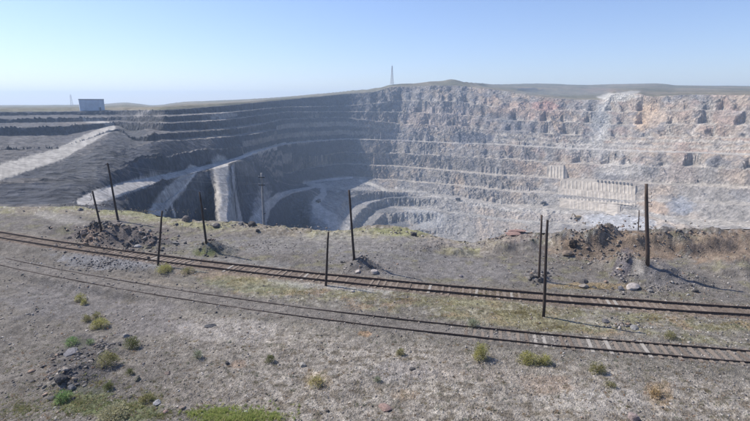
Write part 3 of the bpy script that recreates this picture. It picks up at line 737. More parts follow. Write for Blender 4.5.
wire(P2+t2*.985+Vector((-.22, 0, .1)), P11+t11*.93+Vector((-.44, -.25, .25)), .5, 'highest wire between the tall leaning pole and the concrete pole')
wire(P2+t2*.985+Vector((.22, 0, .1)), P11+t11*.80+Vector((-.44, -.25, .25)), .5, 'middle wire between the tall leaning pole and the concrete pole')
wire(P2+t2*.93+Vector((.26, 0, .1)), P11+t11*.80+Vector((.44, -.25, .25)), .9, 'lowest sagging wire between the tall leaning pole and the concrete pole')

# ------------------------------------------------------------------ stones, rubble, weeds
rs = np.random.RandomState(5)
SHAPES = []
for _i in range(28):                       # broken rock: hulls of a few scattered points
    _b = bmesh.new()
    for _j in range(9):
        _v = rs.normal(size=3); _v /= np.abs(_v).max()**.55*np.linalg.norm(_v)**.45; _b.verts.new(_v*(.75+.3*rs.rand()))
    bmesh.ops.convex_hull(_b, input=_b.verts[:]); bmesh.ops.triangulate(_b, faces=_b.faces[:])
    for _v in [q for q in _b.verts if not q.link_faces]: _b.verts.remove(_v)
    _b.verts.index_update()
    SHAPES.append((np.array([v.co[:] for v in _b.verts]), np.array([[v.index for v in f.verts] for f in _b.faces]))); _b.free()
def stones(name, X, Y, S, cols, mat, flat=.6, sink=.25, kind='stuff'):
    n = len(X); Zg = fg_height(X, Y); pick = rs.randint(0, len(SHAPES), n); VV = []; FF = []; CC = []; off = 0
    for k, (IV, IF) in enumerate(SHAPES):
        g = np.nonzero(pick == k)[0]; m = len(g)
        if not m: continue
        sc = S[g][:, None]*(.65+.7*rs.rand(m, 3)); sc[:, 2] *= flat
        v = IV[None]*sc[:, None, :]
        a = rs.rand(m)*6.283; tl = (rs.rand(m)-.5)*.9
        y = v[..., 1]*np.cos(tl)[:, None]-v[..., 2]*np.sin(tl)[:, None]; z = v[..., 1]*np.sin(tl)[:, None]+v[..., 2]*np.cos(tl)[:, None]; x = v[..., 0]
        vx = x*np.cos(a)[:, None]-y*np.sin(a)[:, None]+X[g][:, None]; vy = x*np.sin(a)[:, None]+y*np.cos(a)[:, None]+Y[g][:, None]
        vz = z+Zg[g][:, None]+(S[g]*flat*(1-sink*2))[:, None]*.5
        nv = len(IV)
        VV.append(np.stack([vx, vy, vz], -1).reshape(-1, 3)); FF.append((IF[None]+(np.arange(m)*nv)[:, None, None]).reshape(-1, 3)+off)
        CC.append(np.repeat(cols[g], nv, 0)); off += m*nv
    return tri_mesh(name, np.concatenate(VV), np.concatenate(FF), np.concatenate(CC), mat, kind)
def tri_mesh(name, V, F, cols, mat, kind='stuff', parent=None):
    me = bpy.data.meshes.new(name)
    me.vertices.add(len(V)); me.vertices.foreach_set('co', V.astype(np.float32).ravel())
    me.loops.add(F.size); me.loops.foreach_set('vertex_index', F.ravel().astype(np.int32))
    me.polygons.add(len(F)); me.polygons.foreach_set('loop_start', np.arange(0, F.size, 3, dtype=np.int32)); me.polygons.foreach_set('loop_total', np.full(len(F), 3, np.int32))
    me.update(calc_edges=True)
    ca = me.color_attributes.new('albedo', 'FLOAT_COLOR', 'POINT'); c = np.ones((len(V), 4), np.float32); c[:, :3] = np.clip(cols, .01, .8); ca.data.foreach_set('color', c.ravel())
    o = link(name, me, mat, parent)
    if kind: o['kind'] = kind
    return o
M_stone = plain_mat('field_stone', (1, 1, 1), .9, 0, .3, 14, .6, .02, attr='albedo')
M_leaf = leafmat('leaf')
def px_to_ground(px, py, z=0.0):
    dx, dy, dz = px_dir(px, py); t = (z-CAMZ)/dz; return dx*t, dy*t
PAL = np.array([(.25,.225,.20),(.17,.158,.15),(.34,.31,.28),(.085,.08,.08),(.27,.20,.155),(.20,.17,.14),(.45,.42,.38)])
def palcol(n, w=None):
    c = PAL[rs.choice(len(PAL), n, p=w)]; return c*(.8+.4*rs.rand(n, 1))
# gravel strewn over the whole near ground
n = 22000
px = rs.uniform(-30, 780, n); py = 236+185*rs.rand(n)**.9
x, y = px_to_ground(px, py)
keep = (np.abs(tr_d(UP, x, y)) > 1.15) & (fbm(x, y, 2.6, 3, 301)+.25*rs.rand(n) > -.1) & (np.hypot(x, y) < rim_of(np.arctan2(x, y))[0]-1)
x = x[keep]; y = y[keep]; n = len(x)
S = (.022+.085*rs.rand(n)**3.8)*(np.hypot(x, y)/30)**.6
stones('gravel', x, y, S, palcol(n, [.24, .18, .2, .12, .08, .1, .08]), M_stone, .65)
# dry weed tufts
def tufts(name, X, Y, Hh, nb, cols, mat, spread=.5, droop=.6):
    n = len(X); Zg = fg_height(X, Y)-.01
    N = n*nb; xi = np.repeat(X, nb); yi = np.repeat(Y, nb); zi = np.repeat(Zg, nb); h = np.repeat(Hh, nb)*(.5+.7*rs.rand(N))
    a = rs.rand(N)*6.283; rr = h*spread*rs.rand(N); b = rs.rand(N)*6.283
    bx = xi+rr*.7*np.cos(b); by = yi+rr*.7*np.sin(b)
    wd = h*.09+.004; lx = np.cos(a)*h*droop*rs.rand(N); ly = np.sin(a)*h*droop*rs.rand(N)
    px_, py_ = -np.sin(a)*wd, np.cos(a)*wd
    V = np.stack([np.stack([bx-px_, by-py_, zi], -1), np.stack([bx+px_, by+py_, zi], -1), np.stack([bx+lx, by+ly, zi+h], -1)], 1).reshape(-1, 3)
    F = np.arange(N*3).reshape(-1, 3)
    c = np.repeat(np.repeat(cols, nb, 0)*(.75+.5*rs.rand(N, 1)), 3, 0)
    return tri_mesh(name, V, F, c, mat)
n = 15000
px = rs.uniform(-30, 780, n); py = 262+160*rs.rand(n)**.8; x, y = px_to_ground(px, py)
fld = fbm(x, y, 2.4, 3, 303); dlo = tr_d(LO, x, y); dup = tr_d(UP, x, y)
keep = (fld > -.08) & (np.abs(dlo) > 1.2) & (np.abs(dup) > 1.2) & ~((px < 200) & (py < 340) & (rs.rand(n) < .7)) & (py > 262+30*rs.rand(n))
x, y, px, py, fld = x[keep], y[keep], px[keep], py[keep], fld[keep]; n = len(x)
straw = np.array((.30, .25, .17)); sage = np.array((.15, .16, .09)); rust = np.array((.30, .16, .08)); gry = np.array((.24, .215, .18))
pick = rs.rand(n); tc = np.where((pick < .34)[:, None], straw, np.where((pick < .56)[:, None], sage, np.where((pick < .66)[:, None], rust, gry)))
tufts('dry_weeds', x, y, .03+.10*rs.rand(n)**2*(np.hypot(x, y)/32), 10, tc*1.25, M_leaf, 1.1, .8)
# little cushions of weed: several tufts of one colour close together
n = 2300
px = rs.uniform(-30, 780, n); py = 286+138*rs.rand(n); x, y = px_to_ground(px, py)
keep = (np.abs(tr_d(LO, x, y)) > 1.3) & (np.abs(tr_d(UP, x, y)) > 1.3) & ~((px < 230) & (py < 350) & (rs.rand(n) < .6))
x, y = x[keep], y[keep]; n = len(x); k = 9
pc = np.array([(.27,.24,.15),(.19,.19,.12),(.34,.30,.22),(.25,.19,.13),(.16,.18,.12),(.30,.22,.13)])[rs.randint(0, 6, n)]*(.8+.5*rs.rand(n, 1))
rad = .07+.16*rs.rand(n)**2
xx = np.repeat(x, k)+np.repeat(rad, k)*rs.normal(size=n*k)*.6; yy = np.repeat(y, k)+np.repeat(rad, k)*rs.normal(size=n*k)*.6
tufts('dry_weeds', xx, yy, np.repeat(.05+.4*rad, k)*(.7+.5*rs.rand(n*k)), 5, np.repeat(pc, k, 0)*1.15, M_leaf, 1.0, .8)
def region(n, lst):
    xs_, ys_ = [], []
    for (cx, cy, rx, ry, k) in lst:
        a = rs.rand(k)*6.283; q = np.minimum(np.abs(rs.normal(size=k))*.72, 1.7); X_ = cx+rx*q*np.cos(a); Y_ = cy+ry*q*np.sin(a)
        x_, y_ = px_to_ground(X_, Y_); xs_.append(x_); ys_.append(y_)
    return np.concatenate(xs_), np.concatenate(ys_)
x, y = region(0, [(238, 418, 46, 10, 420), (222, 412, 20, 5, 260), (208, 417, 13, 4, 160), (252, 417, 17, 6, 260), (272, 419, 14, 5, 110), (232, 420, 40, 5, 300), (196, 413, 10, 3, 40)])
n = len(x); g = np.array((.34, .42, .12)); g2 = np.array((.52, .50, .24)); t_ = rs.rand(n, 1)**1.6
tufts('green_grass', x, y, .06+.15*rs.rand(n), 14, g*(1-t_)+g2*t_, M_leaf, .8, .9)
x, y = region(0, [(80, 404, 26, 14, 520), (128, 407, 26, 12, 380), (60, 398, 14, 12, 250), (152, 398, 12, 6, 140), (100, 384, 20, 6, 90), (160, 416, 26, 6, 200), (20, 405, 30, 14, 400)])
n = len(x); g = np.array((.20, .25, .09)); g2 = np.array((.42, .36, .22)); t_ = rs.rand(n, 1)
tufts('short_turf', x, y, .05+.13*rs.rand(n), 11, g*(1-t_)+g2*t_, M_leaf, .9, .9)
x, y = region(0, [(520, 313, 75, 11, 1500), (560, 327, 60, 7, 600), (400, 300, 80, 6, 700), (300, 292, 50, 6, 350), (140, 213, 45, 3, 250), (205, 253, 12, 4, 120), (655, 318, 35, 8, 300), (480, 294, 60, 5, 400), (240, 280, 50, 6, 300), (590, 288, 38, 3, 250), (725, 325, 40, 8, 250)])
n = len(x); g = np.array((.27, .245, .13)); g2 = np.array((.40, .33, .18)); t_ = rs.rand(n, 1)
tufts('yellow_turf', x, y, .04+.11*rs.rand(n), 9, g*(1-t_)+g2*t_, M_leaf, 1.0, .8)

# heaps: the loose rock lying on each mound
def heap(label_name, lst, w, smin, smax, flat=.7):
    x, y = region(0, lst)
    for _ in range(3):                       # put them where they are seen on the raised ground
        pass
    n = len(x); S = smin+(smax-smin)*rs.rand(n)**3
    stones(label_name, x, y, S, palcol(n, w), M_stone, flat, .1)
heap('rubble', [(118, 238, 48, 13, 900), (92, 238, 22, 8, 250), (150, 243, 26, 7, 250)], [.10, .22, .02, .46, .12, .08, 0], .035, .34)
heap('rubble', [(212, 250, 24, 8, 220)], [.2, .25, .05, .3, .1, .09, .01], .05, .2)
heap('rubble', [(362, 266, 21, 9, 260)], [.15, .2, .05, .3, .15, .13, .02], .05, .2)
heap('rubble', [(621, 268, 11, 17, 420), (600, 262, 18, 5, 120)], [.2, .3, .1, .25, .05, .05, .05], .05, .28)
heap('rubble', [(655, 288, 34, 8, 120), (690, 285, 8, 10, 70)], [.25, .2, .2, .2, .05, .05, .05], .05, .2)
heap('rubble', [(538, 276, 12, 6, 150)], [.1, .25, .03, .45, .1, .06, .01], .06, .3)
heap('rubble', [(108, 262, 50, 7, 700)], [.25, .33, .12, .22, .02, .03, .03], .04, .16)
heap('rubble', [(68, 378, 18, 20, 200), (98, 344, 20, 7, 150), (82, 356, 24, 10, 150), (56, 350, 16, 10, 90), (50, 375, 20, 20, 140)], [.10, .25, .02, .52, .06, .05, 0], .03, .24, .5)
heap('rubble', [(620, 325, 22, 5, 150)], [.2, .2, .1, .35, .08, .05, .02], .05, .24, .5)
heap('rubble', [(250, 227, 110, 3, 420), (120, 212, 60, 2.5, 150), (400, 232, 40, 4, 160), (500, 238, 30, 6, 240), (85, 207, 30, 1.5, 120)], [.2, .15, .2, .25, .12, .04, .04], .03, .22)
heap('rubble', [(600, 248, 60, 12, 700), (575, 246, 14, 10, 200), (680, 248, 40, 10, 300)], [.08, .14, .03, .22, .3, .23, 0], .04, .24)

heap('rubble', [(130, 250, 90, 6, 500), (250, 246, 120, 8, 600), (430, 250, 110, 10, 700), (560, 262, 60, 9, 500), (660, 290, 60, 8, 300)], [.15, .25, .08, .3, .1, .1, .02], .02, .12)
# single boulders
def boulder(px, py, wpx, label, col, flat=.7, elong=1.3, seed=0, rz=0, sink=.25, cut=(.62, .92), rough=.05, name='boulder', cat='boulder', group=None):
    x, y, z = gpos(px, py); r = math.hypot(x, y); s = wpx/2*depth_k(x, y, z)*.93
    bm = bmesh.new(); bmesh.ops.create_icosphere(bm, subdivisions=3, radius=1)
    rr = random.Random(seed*13+5); planes = []
    for _ in range(13):
        v = Vector((rr.gauss(0, 1), rr.gauss(0, 1), rr.gauss(0, .8))).normalized(); planes.append((v, rr.uniform(*cut)))
    for v in bm.verts:
        co = v.co.copy()
        for nn, d in planes:
            k = co.dot(nn)
            if k > d: co -= nn*(k-d)
        v.co = Vector((co.x*elong, co.y, co.z*flat))*s
        v.co += v.co.normalized()*s*rough*rr.uniform(-1, 1)
    bmesh.ops.transform(bm, matrix=Matrix.Rotation(rz, 4, 'Z') @ Matrix.Rotation(rr.uniform(-.2, .2), 4, 'X'), verts=bm.verts)
    me = bpy.data.meshes.new(name); bm.to_mesh(me); bm.free()
    ca = me.color_attributes.new('albedo', 'FLOAT_COLOR', 'POINT')
    c = np.ones((len(me.vertices), 4), np.float32); c[:, :3] = np.array(col)[None]*(.85+.3*rs.rand(len(me.vertices), 1)); ca.data.foreach_set('color', c.ravel())
    o = link(name, me, M_stone); o.location = (x, y, z+s*flat*(1-2*sink)*.6); return tag(o, label, cat, group)
PALE = (.37, .335, .31); DK = (.075, .07, .068); MIDG = (.2, .19, .18); RED = (.27, .19, .165)
for i, (px, py, wpx, lab, col, fl, el) in enumerate([
 (374.5, 272.5, 8, 'pale boulder at the right foot of the small dirt mound, the bigger of two', PALE, .7, 1.2),
 (358, 272, 7, 'flat pale stone in front of the small dirt mound', PALE, .45, 1.5),
 (353, 292, 4.5, 'small light round stone just below the farther track, near the short pole', PALE, .8, 1.0),
 (341.5, 262.5, 4, 'small dark stone left of the small dirt mound', DK, .7, 1.2),
 (461, 277, 5, 'lone grey stone on the flat ground above the farther track', (.2, .18, .19), .8, 1.1),
 (583.5, 287.5, 9, 'rounded brown-grey boulder below a dark one, above the farther track', (.27, .24, .21), .7, 1.3),
 (583, 282.5, 10, 'dark angular rock resting behind the rounded boulder', DK, .5, 1.6),
 (620.5, 289.5, 7, 'dark grey stone left of the big pale boulder', (.13, .125, .13), .8, 1.0),
 (633, 288.5, 13, 'big pale boulder at the foot of the right gravel hump', PALE, .6, 1.5),
 (650, 292, 6, 'small grey rock right of the big pale boulder', MIDG, .7, 1.1),
 (594, 288, 5, 'dark small rock right of the rounded boulder', (.11, .105, .1), .7, 1.1),
 (251.5, 225.5, 9, 'large dark boulder on the pit brink left of the concrete pole', DK, .8, 1.3),
 (257.5, 231, 5, 'small dark boulder just below the large one on the brink', DK, .8, 1.1),
 (241, 224, 6, 'grey boulder on the brink left of the large dark boulder', MIDG, .7, 1.2),
 (216.5, 226.5, 8, 'dark grey boulder on the brink below the second haul road', (.12, .11, .11), .7, 1.3),
 (186.5, 221, 10, 'dark blocky boulder standing up at the pit brink, right of the green strip', (.13, .115, .11), .9, 1.0),
 (413.5, 236, 8, 'dark boulder sitting on the green hummock of the brink', DK, .9, 1.1),
 (80.5, 210.5, 6, 'dark rock at the far left brink beside the haul road', (.13, .12, .12), .7, 1.2),
 (127, 246, 7, 'dark block at the front of the left rubble heap', DK, .8, 1.2),
 (85, 234, 9, 'brownish block high on the left end of the rubble heap', (.24, .19, .155), .9, 1.2),
 (138, 247, 8, 'pale grey block at the foot of the left rubble heap', (.30, .29, .28), .6, 1.3),
 (175, 243.5, 7, 'flat grey stone right of the left rubble heap', MIDG, .4, 1.6),
 (540, 281.5, 7, 'dark rock leaning against the thinner pole of the pair', DK, .9, 1.0),
 (531.5, 277, 6, 'dark rock just left of the thinner pole of the pair', DK, .8, 1.0),
 (385, 409, 12, 'reddish split rock near the bottom middle of the ground', RED, .55, 1.4),
 (633, 419, 13, 'rounded reddish grey boulder at the bottom right edge', (.25, .20, .185), .9, 1.0),
 (302.5, 366, 8, 'light stone with a dark side left of the centre foreground', (.30, .28, .25), .8, 1.1),
 (327, 412, 5, 'small dark stone in the foreground between grass and reddish rock', DK, .8, 1.0),
 (157, 403.5, 9, 'grey flat stone on the turf at bottom left', (.25, .25, .26), .45, 1.4),
 (137.5, 380, 7, 'dark earthy rock below the round dark green bush', (.10, .095, .07), .8, 1.1),
 (168, 374, 7, 'dark brown flat stone right of the bottom-left bushes', (.14, .11, .095), .5, 1.4),
 (72, 352.5, 16, 'large flat dark slab on the stony bank at far left', (.16, .155, .165), .3, 1.7),
 (62, 381, 14, 'dark blocky outcrop at the left margin of the stony bank', DK, .8, 1.1),
 (72, 389, 9, 'dark grey block at the foot of the stony bank', (.14, .14, .145), .8, 1.1),
 (126, 337, 7, 'grey angular stone above the round dark green bush', MIDG, .7, 1.2),
 (210, 326.5, 9, 'dark jagged stone in the pale ground below the nearer track', (.10, .1, .105), .5, 1.5),
 (227, 364.5, 6, 'small dark upright stone beside an orange weed patch', DK, .9, .9),
 (246, 413, 5, 'small white stone lying in the bright green grass', (.55, .54, .52), .7, 1.1),
 (634, 328, 9, 'grey angular slab at the right of the broken rocks between the tracks', (.20, .195, .19), .5, 1.6),
 (606, 322, 8, 'dark angular rock at the left of the broken rocks between the tracks', (.11, .105, .11), .6, 1.4),
 (412, 369.5, 6, 'small dark flat stone in the pale ground right of centre', DK, .5, 1.4),
 (166, 413, 6, 'reddish stone at the bottom left, right of the flat grey one', RED, .7, 1.1),
 (182, 409, 7, 'brown stone in front of the bright green grass, left end', (.22, .18, .15), .7, 1.2),
 (695, 292, 7, 'dark rock at the right margin above the farther track', DK, .8, 1.1),
]): boulder(px, py, wpx, lab, col, fl, el, seed=i, rz=rnd.uniform(0, 3))
# shade under the tan bank's overhang, built as an added near-black lump
boulder(573, 247, 12, 'dark lump standing in for the shade under the tan bank overhang', (.06, .048, .04), 1.05, .95, seed=91, rz=.4, sink=.3, cut=(.42, .9), rough=.1)
boulder(567, 255, 11, 'brown clod lying below the dark shade lump of the tan bank', (.20, .16, .125), .7, 1.2, seed=92)
# reddish slabs stacked at the brink
for i, (px, py, w_, lab) in enumerate([(512, 234.5, 11, 'lowest reddish slab of the small pile on the brink left of the pole pair'), (517, 232.8, 12, 'middle reddish slab of the small pile on the brink'), (513.5, 231, 8, 'topmost reddish slab of the small pile on the brink')]):
    o = boulder(px, py, w_, lab, (.30, .20, .17), .22, 1.7, seed=100+i, rz=.2*i-.2, name='stone_slab', cat='slab'); o.location.z += .12*i+.1

# shrubs
M_twig = plain_mat('twig', (.16, .12, .085), .9, 0, .3, 10, 0)
def shrub(px, py, wpx, hpx, label, c1, c2, n=620, cat='shrub', name='shrub'):
    x, y, z = gpos(px, py+hpx*.35); r = math.hypot(x, y); k = depth_k(x, y, z)
    a_ = wpx/2*k*1.12; h_ = hpx*k*1.2
    root = empty(name, (x, y, z), 0, label, cat)
    n = int(n*1.9); c1 = np.minimum(np.array(c1)*2.3, .42); c2 = np.minimum(np.array(c2)*1.75, .6)
    g = np.random.RandomState(int(px*7+py))
    # a few lobes make the outline uneven
    L = [(g.uniform(-.45, .45)*a_, g.uniform(-.35, .35)*a_, g.uniform(.5, .8)) for _ in range(5)]+[(0, 0, .85)]
    idx = g.randint(0, len(L), n); lob = np.array(L)[idx]
    d = g.normal(size=(n, 3)); d[:, 2] = np.abs(d[:, 2])+.1; d /= np.linalg.norm(d, axis=1)[:, None]
    q = (.80+.28*g.rand(n))[:, None]; n0 = n//4; q[:n0] *= .8
    P = d*q*np.stack([lob[:, 2]*a_*.75, lob[:, 2]*a_*.75, lob[:, 2]*h_], -1); P[:, 0] += lob[:, 0]; P[:, 1] += lob[:, 1]
    s = (.014+.020*g.rand(n))*(a_/.45)**.5
    t1_ = np.cross(d+g.normal(size=(n, 3))*.6, (0.3, 0.2, 1.0)); t1_ /= np.linalg.norm(t1_, axis=1)[:, None]
    t2_ = d+g.normal(size=(n, 3))*.5; t2_ /= np.linalg.norm(t2_, axis=1)[:, None]
    V = np.stack([P-t1_*s[:, None]*.6, P+t1_*s[:, None]*.6, P+t2_*s[:, None]*2.4], 1)
    V2 = np.stack([P-t2_*s[:, None]*.2, P+t1_*s[:, None]+t2_*s[:, None], P+t2_*s[:, None]*1.8-t1_*s[:, None]], 1)
    VV = np.concatenate([V, V2]).reshape(-1, 3); F = np.arange(len(VV)).reshape(-1, 3)
    m = g.rand(n, 1); col = (np.array(c1)*(1-m)+np.array(c2)*m)*(.7+.6*g.rand(n, 1))
    cc = np.repeat(np.concatenate([col, col]), 3, 0)
    tri_mesh('foliage', VV, F, cc, M_leaf, None, root)
    mb = MB()
    for i in range(9):
        a = g.rand()*6.28; e = Vector((math.cos(a)*a_*.6, math.sin(a)*a_*.6, h_*.7)); mb.tube([(0, 0, -.02), e*.5+Vector((0, 0, .03)), e], [.014, .009, .004], 4)
    mb.build('stem', M_twig, root)
YG = ((.16, .165, .06), (.34, .31, .14)); DG = ((.06, .075, .03), (.15, .15, .06)); OL = ((.13, .13, .06), (.26, .235, .12)); BG = ((.09, .16, .07), (.2, .25, .1)); SG = ((.15, .17, .12), (.26, .27, .19))
for args in [
 (81, 298, 13, 8, 'yellow-green cushion shrub, uppermost of the group at left', *YG, 500),
 (85.5, 302, 10, 7, 'small yellow-green shrub touching the uppermost one at left', *YG, 380),
 (86, 319, 12, 8, 'olive shrub left of a larger pale round one', *OL, 450),
 (97, 316, 11, 6, 'flat green shrub behind the pale round one', *OL, 380),
 (101, 324, 20, 10, 'larger pale green round shrub on grey gravel at left', *YG, 800),
 (132.5, 344, 17, 12, 'round dark green shrub at the end of the dark stones', *DG, 800),
 (107, 360, 22, 15, 'big olive-green dome shrub among dark stones', *OL, 950),
 (73, 342, 16, 8, 'bright green leafy clump above the flat dark slab', *BG, 420),
 (90, 342, 8, 6, 'small bright green clump right of the leafy one', *BG, 240),
 (197, 355, 13, 10, 'pale blue-green weed clump standing alone below the nearer track', *SG, 380),
 (163, 269, 22, 9, 'wide yellow-green shrub at the foot of the bare pole by the farther track', *YG, 800),
 (188, 271, 14, 7, 'smaller green shrub right of the wide one below the farther track', *OL, 480),
 (483, 353, 20, 17, 'tall yellow-green dome shrub, left of the two largest in the foreground', *YG, 1100),
 (526.5, 358, 21, 12, 'wide yellow-green shrub, left half of the double clump', *YG, 950),
 (543, 360, 17, 11, 'yellow-green shrub, right half of the double clump', *YG, 750),
 (597, 368, 18, 11, 'grey-green shrub right of the double clump', *OL, 700),
 (472.5, 323, 14, 9, 'pale sage shrub growing on the far rail of the nearer track', *SG, 520),
 (670, 335, 15, 7, 'low green shrub by the right end of the nearer track', *OL, 450),
 (270.5, 359, 11, 8, 'small dark green shrub in the pale foreground', *DG, 420),
 (400, 353, 13, 7, 'small green weed shrub right of centre in the pale ground', *OL, 380),
 (318, 381, 22, 9, 'straggly ochre weed clump in the middle foreground', (.2, .17, .08), (.38, .30, .15), 420),
 (112, 413, 38, 9, 'long dry tan shrub at the bottom left edge of the ground', (.2, .18, .11), (.36, .32, .22), 900),
 (145, 399, 15, 8, 'low green-brown shrub behind the flat grey stone', *OL, 450),
 (110, 387, 12, 8, 'dark olive shrub between stony bank and turf', *DG, 420),
 (130, 372, 9, 7, 'tiny dark shrub beneath the big dome shrub', *DG, 260),
 (62, 398, 20, 12, 'bright green weed clump at the left margin', *BG, 600),
 (377, 380, 10, 6, 'tiny green weed in the middle foreground beside the ochre clump', *SG, 220),
 (610, 385, 14, 6, 'low olive weed below the grey-green shrub', *OL, 260),
 (655, 392, 18, 9, 'rusty brown weed clump at lower right', (.22, .14, .07), (.34, .25, .14), 380),
]: shrub(*args)
# ------------------------------------------------------------------ far structures
M_wallc = plain_mat('retaining_concrete', (.37, .33, .28), .9, 0, .34, .12, .3, .3)
M_wallc2 = plain_mat('retaining_rib_concrete', (.46, .415, .355), .9, 0, .3, .12, .3, .3)
M_plaster = plain_mat('grey_cladding', (.55, .60, .66), .8, 0, .12, .2, 0)
M_roofd = plain_mat('dark_roof', (.12, .12, .13), .8, 0, .2, .3, 0)
M_glass = plain_mat('window_glass', (.05, .06, .07), .15, 0, .2, .5, 0, spec=.5)
M_steel = plain_mat('painted_steel', (.42, .40, .40), .6, .2, .1, 1, 0)
M_yel = plain_mat('yellow_machine_paint', (.34, .25, .12), .6, 0, .2, 2, 0)
M_track = plain_mat('dark_rubber_and_steel', (.05, .048, .046), .8, 0, .3, 2, 0)
def wallpts(tl, n):
    xs = np.linspace(tl[0][0], tl[-1][0], n+1)
    return [(x, float(np.interp(x, [q[0] for q in tl], [q[1] for q in tl])), float(np.interp(x, [q[0] for q in tl], [q[2] for q in tl]))) for x in xs]
def retaining(label, tl, n, rib0=0, rib1=None, proud=2.2, end_block=False, dashes=False):
    """tl: photo x, y of top, y of foot"""
    rib1 = n if rib1 is None else rib1
    st = wallpts(tl, n); T = []; B = []
    for x, yt, yb in st:
        bx, by, bz, br = pit_hit(x, yb); tx, ty, tz, trr = pit_hit(x, yt+.3)
        B.append(Vector((bx, by, bz))); T.append(Vector((tx, ty, tz)))
    # smooth the line so that the wall runs straight over the rock
    def sm(P):
        A = np.array([tuple(p) for p in P]); X = np.arange(len(A)); return [Vector([np.polyval(np.polyfit(X, A[:, k], 2), i) for k in range(3)]) for i in X]
    B = sm(B); T = sm(T); org = B[len(B)//2].copy()
    root = empty('retaining_wall', org, 0, label, 'retaining wall', 'tiers of the ribbed retaining wall')
    N_ = []
    for i in range(n+1):
        tg = (B[min(i+1, n)]-B[max(i-1, 0)]); tg.z = 0; tg.normalize(); nn = Vector((tg.y, -tg.x, 0))
        if nn.dot(B[i]) > 0: nn = -nn
        N_.append((nn, tg))
    vs = []; fs = []
    for i in range(n+1):
        nn = N_[i][0]; f = nn*3.0
        for p in (B[i]+f-Vector((0, 0, 2)), T[i]+f, T[i]-nn*4, B[i]-nn*5-Vector((0, 0, 2))): vs.append(p-org)
        if i:
            a = (i-1)*4; b = i*4
            fs += [(a, a+1, b+1, b), (a+1, a+2, b+2, b+1), (a+2, a+3, b+3, b+2), (a+3, a, b, b+3)]
    fs += [(0, 3, 2, 1), (n*4, n*4+1, n*4+2, n*4+3)]
    MB().add(vs, fs).build('wall_slab', M_wallc, root)
    def blk(pb, pt, nn, tg, w_, out, name, m):
        vs = []
        for p, o_ in ((pb, out), (pt, out*.8)):
            for a, b in ((-1, 2.9), (1, 2.9), (1, 3+o_), (-1, 3+o_)): vs.append(p+tg*a*w_/2+nn*b-org)
        MB().add(vs, [(0, 1, 2, 3), (7, 6, 5, 4), (0, 4, 5, 1), (1, 5, 6, 2), (2, 6, 7, 3), (3, 7, 4, 0)]).build(name, m, root)
    for i in range(rib0, rib1+1):
        nn, tg = N_[i]; w_ = (B[min(i+1, n)]-B[max(i-1, 0)]).length/2*.40
        blk(B[i]-Vector((0, 0, 2)), B[i].lerp(T[i], rnd.uniform(.84, .96)), nn, tg, w_*rnd.uniform(.65, 1.0), proud*.5, 'buttress', M_wallc2)
    if end_block:
        i = n-1; nn, tg = N_[i]; w_ = (B[n]-B[n-3]).length
        blk(B[i]-Vector((0, 0, 2)), T[i]+Vector((0, 0, 1)), nn, tg, w_, 6, 'end_block', M_wallc2)
    if dashes:
        for i in range(n//2, n):
            nn, tg = N_[i]; p = T[i]; blk(p, p+Vector((0, 0, 3.0)), nn, tg, 2.6, 1.5, 'parapet_block', M_roofd)
retaining('short uppermost tier of ribbed concrete wall, left of and above the long tiers', [(549, 165, 176.5), (565, 165.5, 179)], 5)
retaining('upper long tier of ribbed concrete wall with dark parapet blocks at its right end', [(562, 179.2, 187.5), (600, 181.5, 190), (637, 185.5, 194)], 20, dashes=True)
retaining('middle long tier of ribbed concrete wall, directly below the tier with dark parapet blocks', [(560, 188, 198.5), (600, 190.5, 201), (637, 194.5, 204.5)], 21)
retaining('lowest tier of concrete wall, plain at its left end and ending in a block', [(561, 197.6, 207.5), (590, 201.5, 210.5), (620, 205, 213.5)], 16, rib0=3, rib1=12, end_block=True)

def pit_obj(px, py, name, label, cat, rz, group=None):
    x, y, z, r = pit_hit(px, py); return empty(name, (x, y, z), rz, label, cat, group), r
